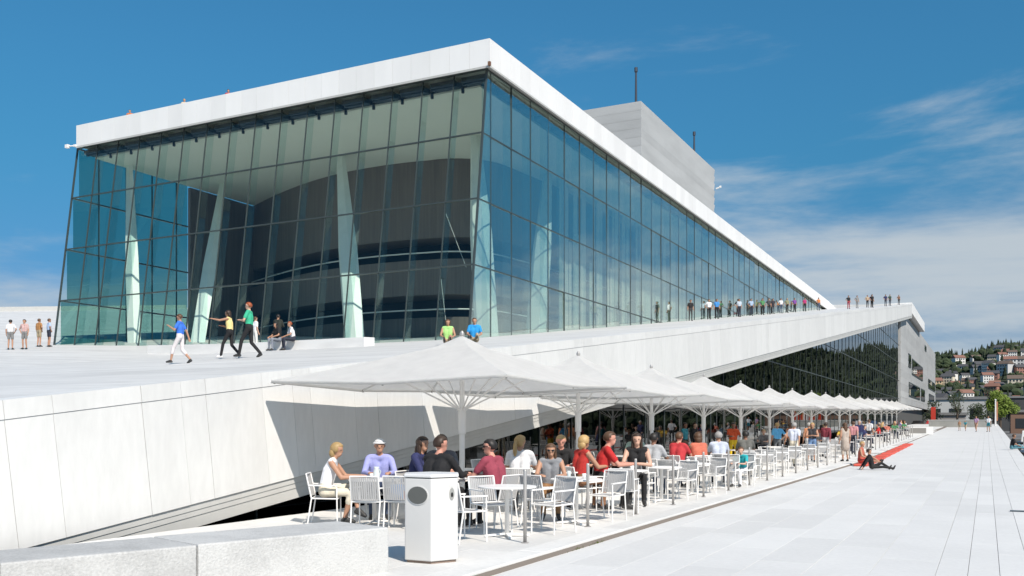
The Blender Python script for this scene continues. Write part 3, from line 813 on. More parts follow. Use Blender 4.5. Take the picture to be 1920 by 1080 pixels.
def prims(legs='stand', arms=('down', 'down'), lean=0.0, turn=0.0, nod=0.0, sleeve='short', bottom='long', fat=1.0, dress=False, shoulders=1.0):
    P = []
    sit = legs in ('sit', 'sit_cross', 'floor')
    pz = {'sit': .54, 'sit_cross': .54, 'floor': .14}.get(legs, .95)
    py = 0.0 if not sit else -.02
    # legs: hip, knee, ankle, toe for left (-) and right (+)
    J = {}
    if legs == 'stand':
        for s in (-1, 1): J[s] = [(s * .09, 0, .92), (s * .105, .02, .50), (s * .115, -.02, .085), (s * .14, .13, .035)]
    elif legs == 'stand_hip':
        J[-1] = [(-.09, 0, .92), (-.10, .0, .50), (-.09, -.03, .085), (-.11, .12, .035)]; J[1] = [(.09, 0, .91), (.15, .08, .50), (.19, .05, .085), (.25, .18, .035)]
    elif legs == 'walk':
        J[-1] = [(-.09, .02, .92), (-.095, .22, .53), (-.09, .30, .10), (-.10, .45, .055)]; J[1] = [(.09, -.02, .92), (.10, -.04, .49), (.095, -.33, .15), (.11, -.22, .035)]
    elif legs == 'sit':
        for s in (-1, 1): J[s] = [(s * .10, 0, .53), (s * .13, .43, .53), (s * .13, .40, .09), (s * .15, .55, .035)]
    elif legs == 'sit_cross':
        J[-1] = [(-.10, 0, .53), (-.07, .43, .60), (.10, .52, .24), (.15, .64, .14)]; J[1] = [(.10, 0, .53), (.12, .42, .52), (.06, .30, .09), (.07, .45, .035)]
    elif legs == 'floor':
        J[-1] = [(-.09, .0, .13), (-.10, .40, .30), (-.10, .75, .08), (-.10, .80, .20)]; J[1] = [(.09, .0, .13), (.11, .43, .14), (.12, .86, .08), (.14, .92, .20)]
    for s, (h, k, a, t) in J.items():
        h, k, a, t = map(Vector, (h, k, a, t))
        th = SH if dress else PA
        if bottom == 'long': P += [(h, k, .085 * fat, .060, PA), (k, a, .060, .048, PA)]
        elif bottom == 'knee':
            m = k.lerp(a, .35); P += [(h, k, .088 * fat, .066, PA), (k, m, .066, .068, PA), (k, k.lerp(a, .35), .050, .052, SK), (m, a, .052, .036, SK)]
        else:
            m = h.lerp(k, .62); P += [(h, m, .090 * fat, .082, PA), (h.lerp(k, .6), k, .062, .050, SK), (k, k.lerp(a, .35), .048, .052, SK), (k.lerp(a, .35), a, .052, .036, SK)]
        P += [(a, t, .042, .034, SO), (a + Vector((0, -.035, -.04)), t, .036, .034, SO)]
    # torso
    lv = Vector((0, math.sin(lean), math.cos(lean)))
    pel = Vector((0, py, pz)); wai = pel + Vector((0, 0, .15)) + Vector((0, lv.y * .06, 0)); ches = wai + lv * .20; shd = ches + lv * .15
    for s in (-1, 1):
        X = Vector((s, 0, 0))
        P.append((pel + X * .075 * fat, wai + X * .062 * fat, .112 * fat, .098 * fat, PA))
        P.append((wai + Vector((0, 0, -.03)) + X * .062 * fat, ches + X * .078 * shoulders, .106 * fat, .112 * fat, SH))
        P.append((ches + X * .078 * shoulders, shd + X * .10 * shoulders + lv * -.04, .112 * fat, .078, SH))
    P.append((shd + Vector((-.15 * shoulders, 0, -.01)), shd + Vector((.15 * shoulders, 0, -.01)), .068, .068, SH))
    if dress:
        P.append((pel, pel + Vector((0, .02 if not sit else .25, -.30 if not sit else -.02)), .17, .20, SH))
    nb = shd + lv * .03; hc = shd + Vector((0, lv.y * .12 + .02, .0)) + lv * .03 + Vector((0, 0, .150))
    P.append((nb, hc + Vector((0, -.01, -.08)), .054, .050, SK))
    rt = Matrix.Rotation(turn, 3, 'Z') @ Matrix.Rotation(-nod, 3, 'X')
    hp = lambda x, y, z: hc + rt @ Vector((x, y, z))
    P += [(hp(0, -.012, .025), hp(0, .008, .03), .092, .090, SK), (hp(0, .022, -.045), hp(0, .035, -.065), .064, .050, SK),
          (hp(0, .092, .008), hp(0, .100, -.018), .009, .013, SK), (hp(-.086, -.002, .0), hp(-.088, -.01, .02), .012, .016, SK), (hp(.086, -.002, .0), hp(.088, -.01, .02), .012, .016, SK),
          (hp(-.018, .086, -.058), hp(.018, .086, -.058), .010, .010, SK)]
    # arms
    for s, kind in ((-1, arms[0]), (1, arms[1])):
        S = shd + Vector((s * .185 * shoulders, 0, -.02))
        T = {'down': ((s * .05, -.03, -.29), (s * .07, .05, -.53)), 'table': ((s * .07, .17, -.24), (-s * .02, .41, -.23)), 'fold': ((s * .07, .10, -.27), (-s * .16, .26, -.24)),
             'chin': ((s * .04, .22, -.22), (-s * .10, .27, .01)), 'phone': ((s * .06, .12, -.26), (-s * .05, .33, -.12)), 'point': ((s * .04, .27, -.06), (s * .02, .51, -.01)),
             'hip': ((s * .17, -.06, -.24), (s * .02, .06, -.42)), 'swingf': ((s * .04, .08, -.28), (s * .03, .26, -.46)), 'swingb': ((s * .05, -.14, -.26), (s * .06, -.22, -.50)),
             'lap': ((s * .08, .08, -.28), (-s * .02, .30, -.36)), 'back': ((s * .08, -.16, -.25), (s * .10, -.30, -.48)), 'up': ((s * .12, .14, -.05), (s * .02, .16, .20))}[kind]
        Ev = S + Vector(T[0]); Wv = S + Vector(T[1])
        if sleeve == 'none': P.append((S, Ev, .050, .040, SK))
        elif sleeve == 'short':
            P += [(S, S.lerp(Ev, .62), .062, .060, SH), (S.lerp(Ev, .3), Ev, .044, .040, SK)]
        else: P.append((S, Ev, .060, .052, SH))
        if sleeve == 'long': P += [(Ev, Ev.lerp(Wv, .9), .052, .042, SH)]
        P.append((Ev, Wv, .040, .029, SK))
        d = (Wv - Ev).normalized(); sd = d.cross(Vector((0, 0, 1)));
        sd = sd.normalized() if sd.length > .2 else Vector((0, 1, 0)); up = sd.cross(d)
        if d.z < -.6: sd = Vector((0, 1, 0)); up = Vector((s, 0, 0))
        K = Wv + d * .085
        P += [(Wv, K + sd * .022, .026, .020, SK), (Wv, K - sd * .022, .026, .020, SK)]
        for q, ln in ((-.033, .060), (-.011, .078), (.011, .072), (.033, .055)):
            f0 = K + sd * q; f1 = f0 + d * ln * .55; f2 = f1 + d * ln * .3 - up * ln * .4
            P += [(f0, f1, .0105, .010, SK), (f1, f2, .010, .009, SK)]
        P.append((Wv + d * .03 + sd * .03, Wv + d * .075 + sd * .06, .012, .010, SK))
    return P, hc, rt
BODY = {}
def body(key, kw, vox):
    ck = (key, vox)
    if ck in BODY: return BODY[ck]
    P, hc, rt = prims(**kw)
    vs = []; fs = []
    for a, b, ra, rb, m in P: capsule(vs, fs, a, b, ra, rb)
    me = bpy.data.meshes.new('raw'); me.from_pydata(vs, [], fs); me.update()
    o = bpy.data.objects.new('raw', me); C.objects.link(o)
    r = o.modifiers.new('r', 'REMESH'); r.mode = 'VOXEL'; r.voxel_size = vox
    s = o.modifiers.new('s', 'SMOOTH'); s.factor = .5; s.iterations = 2 if vox < .02 else 1
    d = o.modifiers.new('d', 'DECIMATE'); d.ratio = .35 if vox < .02 else .5
    dg = bpy.context.evaluated_depsgraph_get()
    m2 = bpy.data.meshes.new_from_object(o.evaluated_get(dg)); m2.name = 'person_body'
    bpy.data.objects.remove(o); bpy.data.meshes.remove(me)
    nfc = len(m2.polygons); c = np.empty(nfc * 3, np.float32); m2.polygons.foreach_get('center', c); c = c.reshape(-1, 3)
    best = np.full(nfc, 9.0); slot = np.zeros(nfc, np.int32)
    for a, b, ra, rb, m in P:
        a_ = np.array(a, np.float32); ab = np.array(b, np.float32) - a_; l2 = max(1e-9, float(ab @ ab))
        t = np.clip(((c - a_) @ ab) / l2, 0, 1); dd = np.linalg.norm(c - a_ - t[:, None] * ab, axis=1) - (ra + (rb - ra) * t)
        k = dd < best; best[k] = dd[k]; slot[k] = m
    m2.materials.clear()
    for mt in (M_WHITE, M_BLACK, M_TRIM, M_RED): m2.materials.append(mt)
    m2.polygons.foreach_set('material_index', slot); m2.polygons.foreach_set('use_smooth', [True] * nfc)
    BODY[ck] = (m2, hc, rt); return BODY[ck]
HAIR = {}
def hair_mesh(style):
    if style in HAIR: return HAIR[style]
    mb = MB(); n = 18; k = 12; vs = []
    mb.ell((0, 0, 0), (1, 1, 1), n, k)
    out = []
    rr = random.Random(len(style))
    for x, y, z in mb.v:
        front = y; r = 1.10 + rr.uniform(-.015, .02)
        line = .42 if style not in ('cap', 'buzz') else .35
        if front > -.1 and z < line - .15 * (1 - abs(x)) * 0 and (front > .25 or z < -.05): r = .80
        if style in ('short', 'buzz', 'cap') and z < (-.62 if front < -.25 else -.2): r = .80
        if style == 'buzz': r = min(r, 1.04)
        if style == 'cap' and z > .3: r = 1.14
        if style in ('long', 'bob', 'pony') and front < .35 and z > -.6 and r < 1 and abs(x) > .6 and style != 'pony': r = 1.12
        out.append((x * .094 * r, y * .105 * r - .004, z * .100 * r + .026))
    mb.v = out
    if style == 'long':
        mb.ell((0, -.075, -.12), (.095, .050, .17), 12, 8)
        mb.ell((-.08, -.015, -.09), (.03, .045, .13), 8, 6); mb.ell((.08, -.015, -.09), (.03, .045, .13), 8, 6)
    if style == 'bob':
        mb.ell((0, -.055, -.05), (.10, .065, .09), 12, 8)
    if style == 'pony':
        mb.ell((0, -.13, .0), (.03, .04, .04), 8, 6); mb.ell((0, -.155, -.11), (.04, .035, .13), 8, 7)
    if style == 'cap':
        mb.lathe([(.118, .050), (.120, .062), (.10, .075)], 18)
    HAIR[style] = mb.mesh('hair', None, True); return HAIR[style]
EYES = MB().ell((-.034, .081, .012), (.015, .010, .009), 8, 5).ell((.034, .081, .012), (.015, .010, .009), 8, 5)
GLASSES = MB().ell((-.036, .088, .014), (.028, .014, .021), 10, 6).ell((.036, .088, .014), (.028, .014, .021), 10, 6).bar((-.09, .02, .02), (-.06, .08, .02), .006, .008).bar((.09, .02, .02), (.06, .08, .02), .006, .008).bar((-.015, .095, .018), (.015, .095, .018), .006, .006)
FEAT = {'eyes': EYES.mesh('eyes', [pbr('eye_dark', (.03, .025, .02), .3)], True), 'sunglasses': GLASSES.mesh('sunglasses', [pbr('lens', (.01, .01, .012), .15)], True)}
LABELS = {}
def person(label, loc, face, kw, top, bottom, hair=('short', 'brown'), sk='light', shoes=(.03, .03, .03), scale=1.0, near=False, extra=None, group=None, hz=0):
    key = repr(sorted(kw.items())); vox = .0135 if near else .023
    me, hc, rt = body(key, kw, vox)
    e = empty('person', label, 'person', loc, math.atan2(-face[0], face[1]), group); e.scale = (scale,) * 3
    m = me.copy()
    for si, mt in enumerate((skin(sk), cloth(top), cloth(bottom), pbr('shoe_%d' % int(shoes[0] * 100), shoes, .6))): m.materials[si] = mt
    obj('body', m, None, e)
    if hair:
        h = hair_mesh(hair[0])
        ho = bpy.data.objects.new('hair' if hair[0] != 'cap' else 'cap', h.copy()); C.objects.link(ho); ho.data.materials.append(hairm(hair[1])); ho.parent = e
        ho.matrix_local = Matrix.Translation(hc) @ rt.to_4x4()
    if near or extra == 'sunglasses':
        f = obj('sunglasses' if extra == 'sunglasses' else 'eyes', FEAT['sunglasses' if extra == 'sunglasses' else 'eyes'], None, e)
        f.matrix_local = Matrix.Translation(hc) @ rt.to_4x4()
    LABELS[label] = LABELS.get(label, 0) + 1
    return e
def bag(label, p, col, s=1.0, strap=True, rz_=0):
    e = empty('bag', label, 'bag', p, rz_)
    o = MB().hexa([(-.16 * s, -.09 * s, 0), (.16 * s, -.09 * s, 0), (.16 * s, .09 * s, 0), (-.16 * s, .09 * s, 0), (-.13 * s, -.05 * s, .3 * s), (.13 * s, -.05 * s, .3 * s), (.13 * s, .05 * s, .3 * s), (-.13 * s, .05 * s, .3 * s)]).build('bag_body', cloth(col), e)
    bevel(o, .03 * s, 3)
    mb = MB(); pts = [(-.10 * s, 0, .29 * s), (-.08 * s, 0, .40 * s), (0, 0, .44 * s), (.08 * s, 0, .40 * s), (.10 * s, 0, .29 * s)]
    for i in range(4): mb.tube(pts[i], pts[i + 1], .012 * s, n=6)
    mb.build('handle', cloth(tuple(c * .6 for c in col)), e)
CAMR = (.8918, .4524); TOC = lambda x, y: toward((x, y), (0, 0))
def seat(label, x, y, face, kw, *a, has_chair=True, **k):
    kk = dict(legs='sit', arms=('table', 'table'), lean=.12); kk.update(kw)
    if has_chair: chair(x - face[0] * .02, y - face[1] * .02, face, label)
    return person(label, (x, y, gz(y) + .004), face, kk, *a, **k)
W_, BK, NAVY, RED_, LIL, MAR = (.78, .78, .80), (.012, .012, .014), (.02, .025, .09), (.50, .02, .02), (.36, .38, .72), (.30, .05, .08)
JEAN, DJ, KHA, CRM, GRY = (.06, .09, .16), (.025, .03, .05), (.40, .33, .22), (.66, .60, .48), (.22, .22, .22)
# --- table of the woman in white
t1 = (-9.30, 13.15); table(*t1, 'round cafe table under a glass jug between the woman in white and the capped woman')
seat('woman in white sleeveless top and cream trousers with crossed legs on a cafe chair', -10.02, 12.78, (.86, .50), dict(legs='sit_cross', lean=.30, sleeve='none', bottom='knee', arms=('table', 'table'), nod=.15, turn=-.2), W_, CRM, ('bob', 'blond'), 'tan', near=True, scale=1.04)
seat('woman in white cap and lilac jumper facing across a cafe table', -9.75, 13.95, TOC(-9.75, 13.95), dict(lean=.12, sleeve='long', arms=('table', 'table'), bottom='long'), LIL, JEAN, ('cap', 'white'), 'tan', near=True, scale=1.06)
chair(-8.93, 12.50, toward((-8.93, 12.5), (-9.2, 13.4)))
chair(-8.45, 12.75, (-.2, .98))
# jug and glasses
def jug(x, y):
    e = empty('glass_jug', 'glass water jug on the table of the woman in white', 'jug', (x, y, .766))
    MB().lathe([(.05, 0), (.06, .06), (.055, .14), (.04, .18), (.05, .21), (.045, .21), (.035, .18), (.0, .17)], 14).build('jug_body', M_DGLASS, e, True)
    MB().tube((.05, 0, .17), (.09, 0, .13), .008, n=6).tube((.09, 0, .13), (.055, 0, .06), .008, n=6).build('jug_handle', M_DGLASS, e)
jug(-9.22, 13.1)
def cup(label, x, y, col=(.8, .8, .8)):
    e = empty('cup', label, 'cup', (x, y, gz(y) + .766), rnd.uniform(0, 6))
    MB().lathe([(.025, .004), (.04, .03), (.045, .08), (.040, .08), (.035, .03), (.0, .02)], 12).build('cup_body', pbr('cup_%d' % int(col[0] * 99), col, .3), e, True)
    MB().tube((.042, 0, .065), (.062, 0, .05), .006, n=5).tube((.062, 0, .05), (.042, 0, .025), .006, n=5).build('cup_handle', pbr('cup_%d' % int(col[0] * 99), col, .3), e)
    MB().lathe([(.03, 0), (.065, .006), (.065, .009), (.03, .004)], 14).build('saucer', M_WPAINT, e)
cup('small white cup and saucer on the table with the glass jug', -9.45, 13.3)
# --- table behind the bin
t2 = (-8.15, 13.75); table(*t2, 'round cafe table behind the litter bin with four people round it')
seat('woman with long dark hair in navy top at the table behind the bin', -8.95, 13.95, (.95, .05), dict(lean=.18, sleeve='long', turn=-.1), NAVY, DJ, ('long', 'dark brown'), 'tan', near=True, scale=1.10)
seat('broad man in black shirt seen from behind at the table behind the bin', -7.98, 12.98, (.15, .98), dict(lean=.22, sleeve='long', fat=1.22, shoulders=1.18, turn=-.5), BK, BK, ('short', 'dark brown'), 'red', near=True, scale=1.12)
seat('dark haired man in grey shirt facing the broad man in black', -8.78, 14.5, toward((-8.78, 14.5), (-7.9, 13.0)), dict(lean=.10, sleeve='short', turn=.35), (.10, .10, .11), DJ, ('short', 'dark brown'), 'red', near=True, scale=1.12)
seat('man in maroon polo shirt and sunglasses leaning his forearms on the table', -7.20, 13.60, (-.97, .12), dict(lean=.20, sleeve='short', fat=1.18, shoulders=1.1, turn=.55, arms=('table', 'fold')), MAR, BK, ('short', 'black'), 'red', near=True, scale=1.08, extra='sunglasses')
bag('bright blue bag lying on an empty chair behind the litter bin', (-8.56, 12.74, .462), (.02, .18, .50), .85, True, .6)
bag('small dark red bag next to the blue one on the empty chair', (-8.33, 12.78, .462), (.32, .03, .03), .7, True, .3)
cup('small white cup at the elbow of the man in maroon', -7.85, 13.65)
# --- kerbside tables
for (x, y) in ((-6.45, 12.55), (-6.25, 14.75), (-6.35, 19.75), (-6.3, 21.95), (-6.35, 24.3), (-6.3, 26.8), (-6.3, 29.3), (-6.3, 31.8), (-6.35, 34.4), (-6.3, 37.2), (-6.3, 40.4), (-6.3, 44.2), (-6.3, 49.1), (-6.3, 53.2), (-6.3, 58)):
    table(x, y)
for (x, y, f) in ((-6.75, 11.75, (.35, .93)), (-6.95, 12.95, (.85, -.5)), (-6.05, 13.35, (-.35, -.93)), (-6.55, 14.0, (.3, .95)), (-5.98, 15.5, (-.2, -.98)),
                  (-6.1, 16.65, (-.2, .98)), (-6.6, 19.0, (.25, .97)), (-6.1, 20.5, (-.2, -.98)), (-6.55, 21.2, (.2, .98)), (-6.0, 22.65, (-.3, -.95)), (-7.05, 21.9, (1, 0)), (-6.5, 23.5, (.1, 1)), (-6.2, 25.05, (0, -1)),
                  (-6.5, 26.05, (.2, .98)), (-7.0, 26.8, (1, .1)), (-6.3, 27.55, (0, -1)), (-6.4, 28.55, (.1, 1)), (-6.2, 30.05, (0, -1)), (-6.5, 31.05, (.2, 1)), (-6.3, 32.6, (0, -1)), (-6.5, 33.65, (.1, 1)), (-6.3, 35.2, (0, -1)), (-7.05, 34.3, (1, 0)),
                  (-6.4, 36.4, (.1, 1)), (-6.4, 39.6, (.1, 1)), (-6.2, 41.2, (0, -1)), (-6.4, 43.4, (0, 1)), (-6.4, 48.3, (0, 1)), (-6.4, 52.4, (0, 1)), (-7.0, 53.2, (1, 0)),
                  (-10.3, 16.9, (.7, .7)), (-10.4, 19.2, (1, 0)), (-9.9, 22.2, (.2, 1)), (-10.2, 26.0, (.8, .5)), (-9.8, 29.5, (.5, .8))):
    chair(x, y, f)
# --- further groups
t3 = (-8.25, 16.75); table(*t3, 'round cafe table of the woman with the blond ponytail')
seat('woman with blond ponytail in white T-shirt turned away at a cafe table', -7.95, 16.0, toward((-7.95, 16.0), (-8.25, 16.9)), dict(lean=.12, turn=-.5), W_, GRY, ('pony', 'blond'), 'tan', near=True, scale=1.1)
seat('long haired woman in grey vest top and sunglasses facing the kerb tables', -7.05, 15.45, TOC(-7.05, 15.45), dict(lean=.16, sleeve='none', nod=.1), (.25, .26, .28), (.30, .16, .07), ('long', 'brown'), 'tan', near=True, extra='sunglasses')
t4 = (-7.55, 16.85); table(*t4, 'round cafe table in front of the balding man in black')
seat('balding grey haired man in black T-shirt looking down at his table', -7.80, 17.6, TOC(-7.8, 17.6), dict(lean=.14, nod=.25), BK, DJ, ('buzz', 'blond'), 'red', near=True, scale=1.1)
t5 = (-6.55, 18.05); table(*t5, 'dark topped cafe table between the man in red and the woman in black vest')
seat('blond woman in red top seated beside the man in bright red', -7.12, 17.0, (.55, .83), dict(lean=.15, sleeve='none'), (.42, .025, .02), (.25, .12, .06), ('bob', 'blond'), 'tan', near=True, scale=1.1)
seat('man in bright red T-shirt leaning on a table towards a woman in black', -6.85, 17.42, (.86, .50), dict(lean=.28, sleeve='short', fat=1.08), RED_, BK, ('short', 'brown'), 'red', near=True, scale=1.16)
seat('dark haired woman in black vest over white top facing the man in red', -6.60, 18.85, TOC(-6.6, 18.85), dict(lean=.14, sleeve='none', arms=('fold', 'table')), BK, BK, ('long', 'dark brown'), 'light', near=True, scale=1.12)
G1 = [('man in pale grey T-shirt seen from behind at a cafe table', -7.2, 21.7, (.1, 1), (.45, .46, .48), JEAN, ('short', 'black'), 'brown'),
      ('heavy man in red T-shirt with white print on its back', -7.35, 24.2, (.2, .98), (.55, .04, .05), JEAN, ('short', 'brown'), 'red'),
      ('woman in coral sleeveless top next to the heavy man in red', -6.85, 24.55, (-.6, .8), (.60, .16, .10), KHA, ('bob', 'brown'), 'tan'),
      ('man in white and blue shirt sitting with his back to the quay', -6.75, 26.2, (-.3, .95), (.55, .60, .72), DJ, ('short', 'grey'), 'tan'),
      ('woman in brown top deep under the third parasol', -8.4, 27.9, TOC(-8.4, 27.9), (.16, .08, .05), BK, ('long', 'dark brown'), 'tan'),
      ('man in pale green shirt under the third parasol', -8.9, 25.3, TOC(-8.9, 25.3), (.35, .45, .38), BK, ('short', 'black'), 'tan'),
      ('child with turquoise top at a kerbside table', -5.95, 25.55, (-.2, -.98), (.02, .35, .38), W_, ('short', 'brown'), 'light'),
      ('person in dark grey shirt slumped at a cafe table near the fifth parasol', -6.9, 30.2, (-.3, .95), (.13, .13, .12), BK, ('short', 'black'), 'brown')]
for i, (lb, x, y, f, tp, bt, hr, skk) in enumerate(G1):
    seat(lb, x, y, f, dict(lean=(.12, .2, .16)[i % 3], fat=1.2 if 'heavy' in lb else 1.0, sleeve='none' if 'sleeveless' in lb else 'short'), tp, bt, hr, skk, scale=.8 if 'child' in lb else 1.1)
for (x, y) in ((-7.3, 22.5), (-7.2, 25.1), (-8.8, 27.1), (-8.3, 24.8), (-6.9, 31.1), (-9.9, 16.9), (-9.6, 19.4), (-9.4, 23), (-9.6, 26.2), (-9.2, 30.2), (-9.6, 35.2), (-8.1, 34), (-8.0, 39.5), (-9.6, 41)):
    table(x, y)
# standing on the terrace
ST = [('man in light blue T-shirt and jeans standing among the cafe tables', -8.2, 41.9, (-.5, .86), dict(legs='stand', arms=('down', 'hip')), (.12, .42, .70), (.10, .11, .12), ('short', 'blond'), 'tan'),
      ('woman in orange top standing right beside the man in light blue', -7.75, 42.5, (-.7, .7), dict(legs='stand_hip', arms=('down', 'down'), sleeve='none'), (.45, .14, .05), BK, ('bob', 'brown'), 'tan'),
      ('waiter in orange red shirt and yellow apron among the tables', -9.2, 38.0, (.5, -.86), dict(legs='stand', arms=('table', 'table')), (.60, .08, .02), (.75, .50, .02), ('short', 'black'), 'brown'),
      ('man in white shirt and cream trousers walking between tables', -6.75, 37.8, (.1, .99), dict(legs='walk', arms=('swingf', 'swingb')), (.62, .66, .78), CRM, ('short', 'grey'), 'tan'),
      ('woman in black top and short denim skirt standing near the kerb', -6.9, 43.0, (.2, -.98), dict(legs='stand_hip', arms=('fold', 'fold'), sleeve='none', bottom='short'), (.03, .03, .035), (.14, .24, .42), ('bob', 'blond'), 'tan'),
      ('bare armed man in orange vest behind the woman in denim skirt', -7.3, 44.6, (-.2, .98), dict(legs='stand', arms=('down', 'hip'), sleeve='none'), (.55, .22, .10), (.5, .5, .5), ('short', 'grey'), 'tan'),
      ('woman in dark red top and white trousers walking along the terrace', -6.85, 46.6, (.1, .99), dict(legs='walk', arms=('swingf', 'swingb'), sleeve='long'), (.22, .03, .05), (.60, .60, .62), ('short', 'dark brown'), 'tan'),
      ('person in long beige dress standing at the kerb', -5.72, 44.6, (-.6, .8), dict(legs='stand', arms=('down', 'down'), sleeve='none', dress=True, bottom='knee'), (.40, .34, .29), (.42, .36, .30), ('long', 'brown'), 'tan'),
      ('man in pink shirt walking behind the person in beige', -6.2, 51.5, (0, 1), dict(legs='walk', arms=('swingf', 'swingb')), (.55, .25, .26), DJ, ('short', 'brown'), 'light'),
      ('man in teal shirt standing by the dark cafe glass', -11.4, 38.6, (1, -.2), dict(legs='stand', arms=('hip', 'down')), (.03, .22, .28), BK, ('short', 'black'), 'brown'),
      ('man in black suit standing by the dark cafe glass', -11.8, 41.5, (1, -.4), dict(legs='stand', arms=('down', 'down'), sleeve='long'), BK, BK, ('short', 'dark brown'), 'light'),
      ('person with navy jacket standing far down the terrace', -6.6, 57.5, (.3, -.9), dict(legs='stand', arms=('down', 'hip'), sleeve='long'), NAVY, JEAN, ('short', 'grey'), 'light'),
      ('person in white blouse standing far down the terrace', -6.7, 63.5, (.3, .9), dict(legs='stand', arms=('hip', 'down')), W_, (.05, .05, .06), ('short', 'brown'), 'tan')]
for lb, x, y, f, kw, tp, bt, hr, skk in ST:
    person(lb, (x, y, gz(y) + .004), f, kw, tp, bt, hr, skk)
# far seated guests
COLN = {'white': W_, 'black': BK, 'red': RED_, 'navy': NAVY, 'pale blue': (.35, .48, .68), 'grey': (.25, .25, .26), 'coral': (.55, .17, .12), 'green': (.06, .20, .09), 'lilac': (.42, .36, .6), 'mustard': (.5, .33, .05)}
rr = random.Random(21); combos = [(a, b) for a in COLN for b in ('black', 'blond', 'brown', 'grey')]; rr.shuffle(combos)
for i in range(24):
    y = 47 + i * 2.35 + rr.uniform(-.6, .6); x = rr.choice((-6.9, -7.6, -9.7)) + rr.uniform(-.2, .2); cn, hn = combos[i]
    f = toward((0, 0), (rr.uniform(-1, 1), rr.uniform(-1, 1)))
    seat('far off cafe guest in %s top with %s hair sitting under the distant parasols' % (cn, hn), x, y, f, dict(lean=(.12, .2)[i % 2]), COLN[cn], DJ, (('short', 'long')[i % 2], hn), ('light', 'tan')[i % 2], scale=1.05)
for i in range(8): table(-6.7 - (i % 2) * 1.4, 62 + i * 5.2)

for k in (3, 4, 5, 6, 7, 8, 17, 18, 19, 21, 22, 23, 24):
    if k < len(TABLES):
        tx, ty, nm = TABLES[k]; a = rnd.uniform(0, 6.28)
        cup('white cup and saucer on the ' + nm, tx + .2 * math.cos(a), ty + .2 * math.sin(a))
        if k % 2:
            e = empty('drinking_glass', 'tall clear glass on the ' + nm, 'glass', (tx - .18 * math.cos(a), ty - .18 * math.sin(a), gz(ty) + .766))
            MB().lathe([(.028, 0), (.035, .14), (.032, .14), (.026, .01), (0, .01)], 12).build('glass_body', M_DGLASS, e, True)
            MB().lathe([(.025, .012), (.029, .08), (0, .08)], 12).build('drink', pbr('drink', (.35, .16, .03), .2), e)
# --- red blankets on the kerb and the sunbathers
mbl = None
for i in range(10):
    y = 41.5 + i * 3.1
    e = empty('seat_cushion', 'long red cushion on the kerb, %s from the person sitting in black' % ordinal(i), 'cushion', (-4.72 - .02 * i, y, gz(y) - .075), 0, 'red cushions along the kerb')
    if mbl is None:
        mbl = MB().box(-.28, .28, 0, 2.3, 0, .10).mesh('pad', [M_RED]); mbs = MB().box(-.285, .285, 1.14, 1.16, .0, .104).mesh('seam', [pbr('red_seam', (.3, .03, .03), .9)])
    o = obj('pad', mbl, None, e); bevel(o, .04, 3); obj('seam', mbs, None, e)
person('person in black sitting on the paving with legs stretched out', (-3.95, 38.6, -.075), (.93, .25), dict(legs='floor', arms=('back', 'back'), lean=-.25, sleeve='long'), BK, (.02, .02, .02), ('short', 'dark brown'), 'tan', scale=.88)
person('bare shouldered person in red sitting by the red cushions', (-4.75, 42.0, .02), (.9, -.1), dict(legs='floor', arms=('lap', 'lap'), lean=.1, sleeve='none', bottom='short'), (.45, .12, .08), (.5, .08, .06), ('short', 'blond'), 'tan')

# --- on the sloping roof
def rp(label, x, y, f, kw, tp, bt, hr, skk, scale=1.0, **k):
    return person(label, (x, y, rz(x, y) + .003), f, kw, tp, bt, hr, skk, scale=scale, **k)
LEFT = (-.89, -.45); RIGHT = (.89, .45)
rp('boy in blue T-shirt and pale shorts walking on the sloping roof', -21.96, 20.9, LEFT, dict(legs='walk', arms=('phone', 'swingb'), nod=.3, bottom='knee'), (.04, .16, .62), (.62, .58, .58), ('short', 'brown'), 'tan', .86, near=True)
rp('woman in yellow top and black trousers pointing ahead on the sloping roof', -23.2, 24.3, LEFT, dict(legs='walk', arms=('point', 'fold'), sleeve='none', lean=.08), (.80, .66, .28), BK, ('bob', 'dark brown'), 'tan', .94, near=True, shoes=(.7, .7, .7))
rp('red haired man in green T-shirt and black trousers striding on the sloping roof', -22.1, 24.05, LEFT, dict(legs='walk', arms=('fold', 'fold')), (.04, .42, .24), BK, ('short', 'red'), 'light', 1.06, near=True)
rp('person dressed all in white standing near the glass front', -33.6, 37.0, (.3, .95), dict(legs='stand', arms=('down', 'down')), W_, (.72, .70, .66), ('short', 'brown'), 'light', .98)
rp('person in dark coat standing close to the glass front', -32.0, 36.9, (-.3, .95), dict(legs='stand', arms=('fold', 'fold'), sleeve='long'), (.02, .025, .02), BK, ('short', 'black'), 'tan')
for lb, x, tp, bt, hr in (('dark haired woman in black top sitting on the marble bench', -29.35, BK, (.2, .22, .26), ('long', 'black')), ('ginger haired person in white top sitting on the marble bench', -28.5, W_, DJ, ('short', 'red'))):
    person(lb, (x, 33.86, rz(x, 33.9) - .05), (-.25 if 'black' in lb else -.7, -.95), dict(legs='sit', arms=('lap', 'lap'), lean=.25), tp, bt, hr, 'tan')
rp('woman in orange and green top sitting on the slope below the glass corner', -17.9, 30.0, TOC(-17.9, 30), dict(legs='floor', arms=('lap', 'lap'), lean=.05, sleeve='none', bottom='short'), (.35, .62, .20), KHA, ('bob', 'brown'), 'tan')
rp('man in bright blue T-shirt sitting on the slope below the glass corner', -17.1, 30.6, TOC(-17.1, 30.6), dict(legs='floor', arms=('lap', 'lap'), lean=.05), (.02, .30, .68), KHA, ('buzz', 'brown'), 'tan')
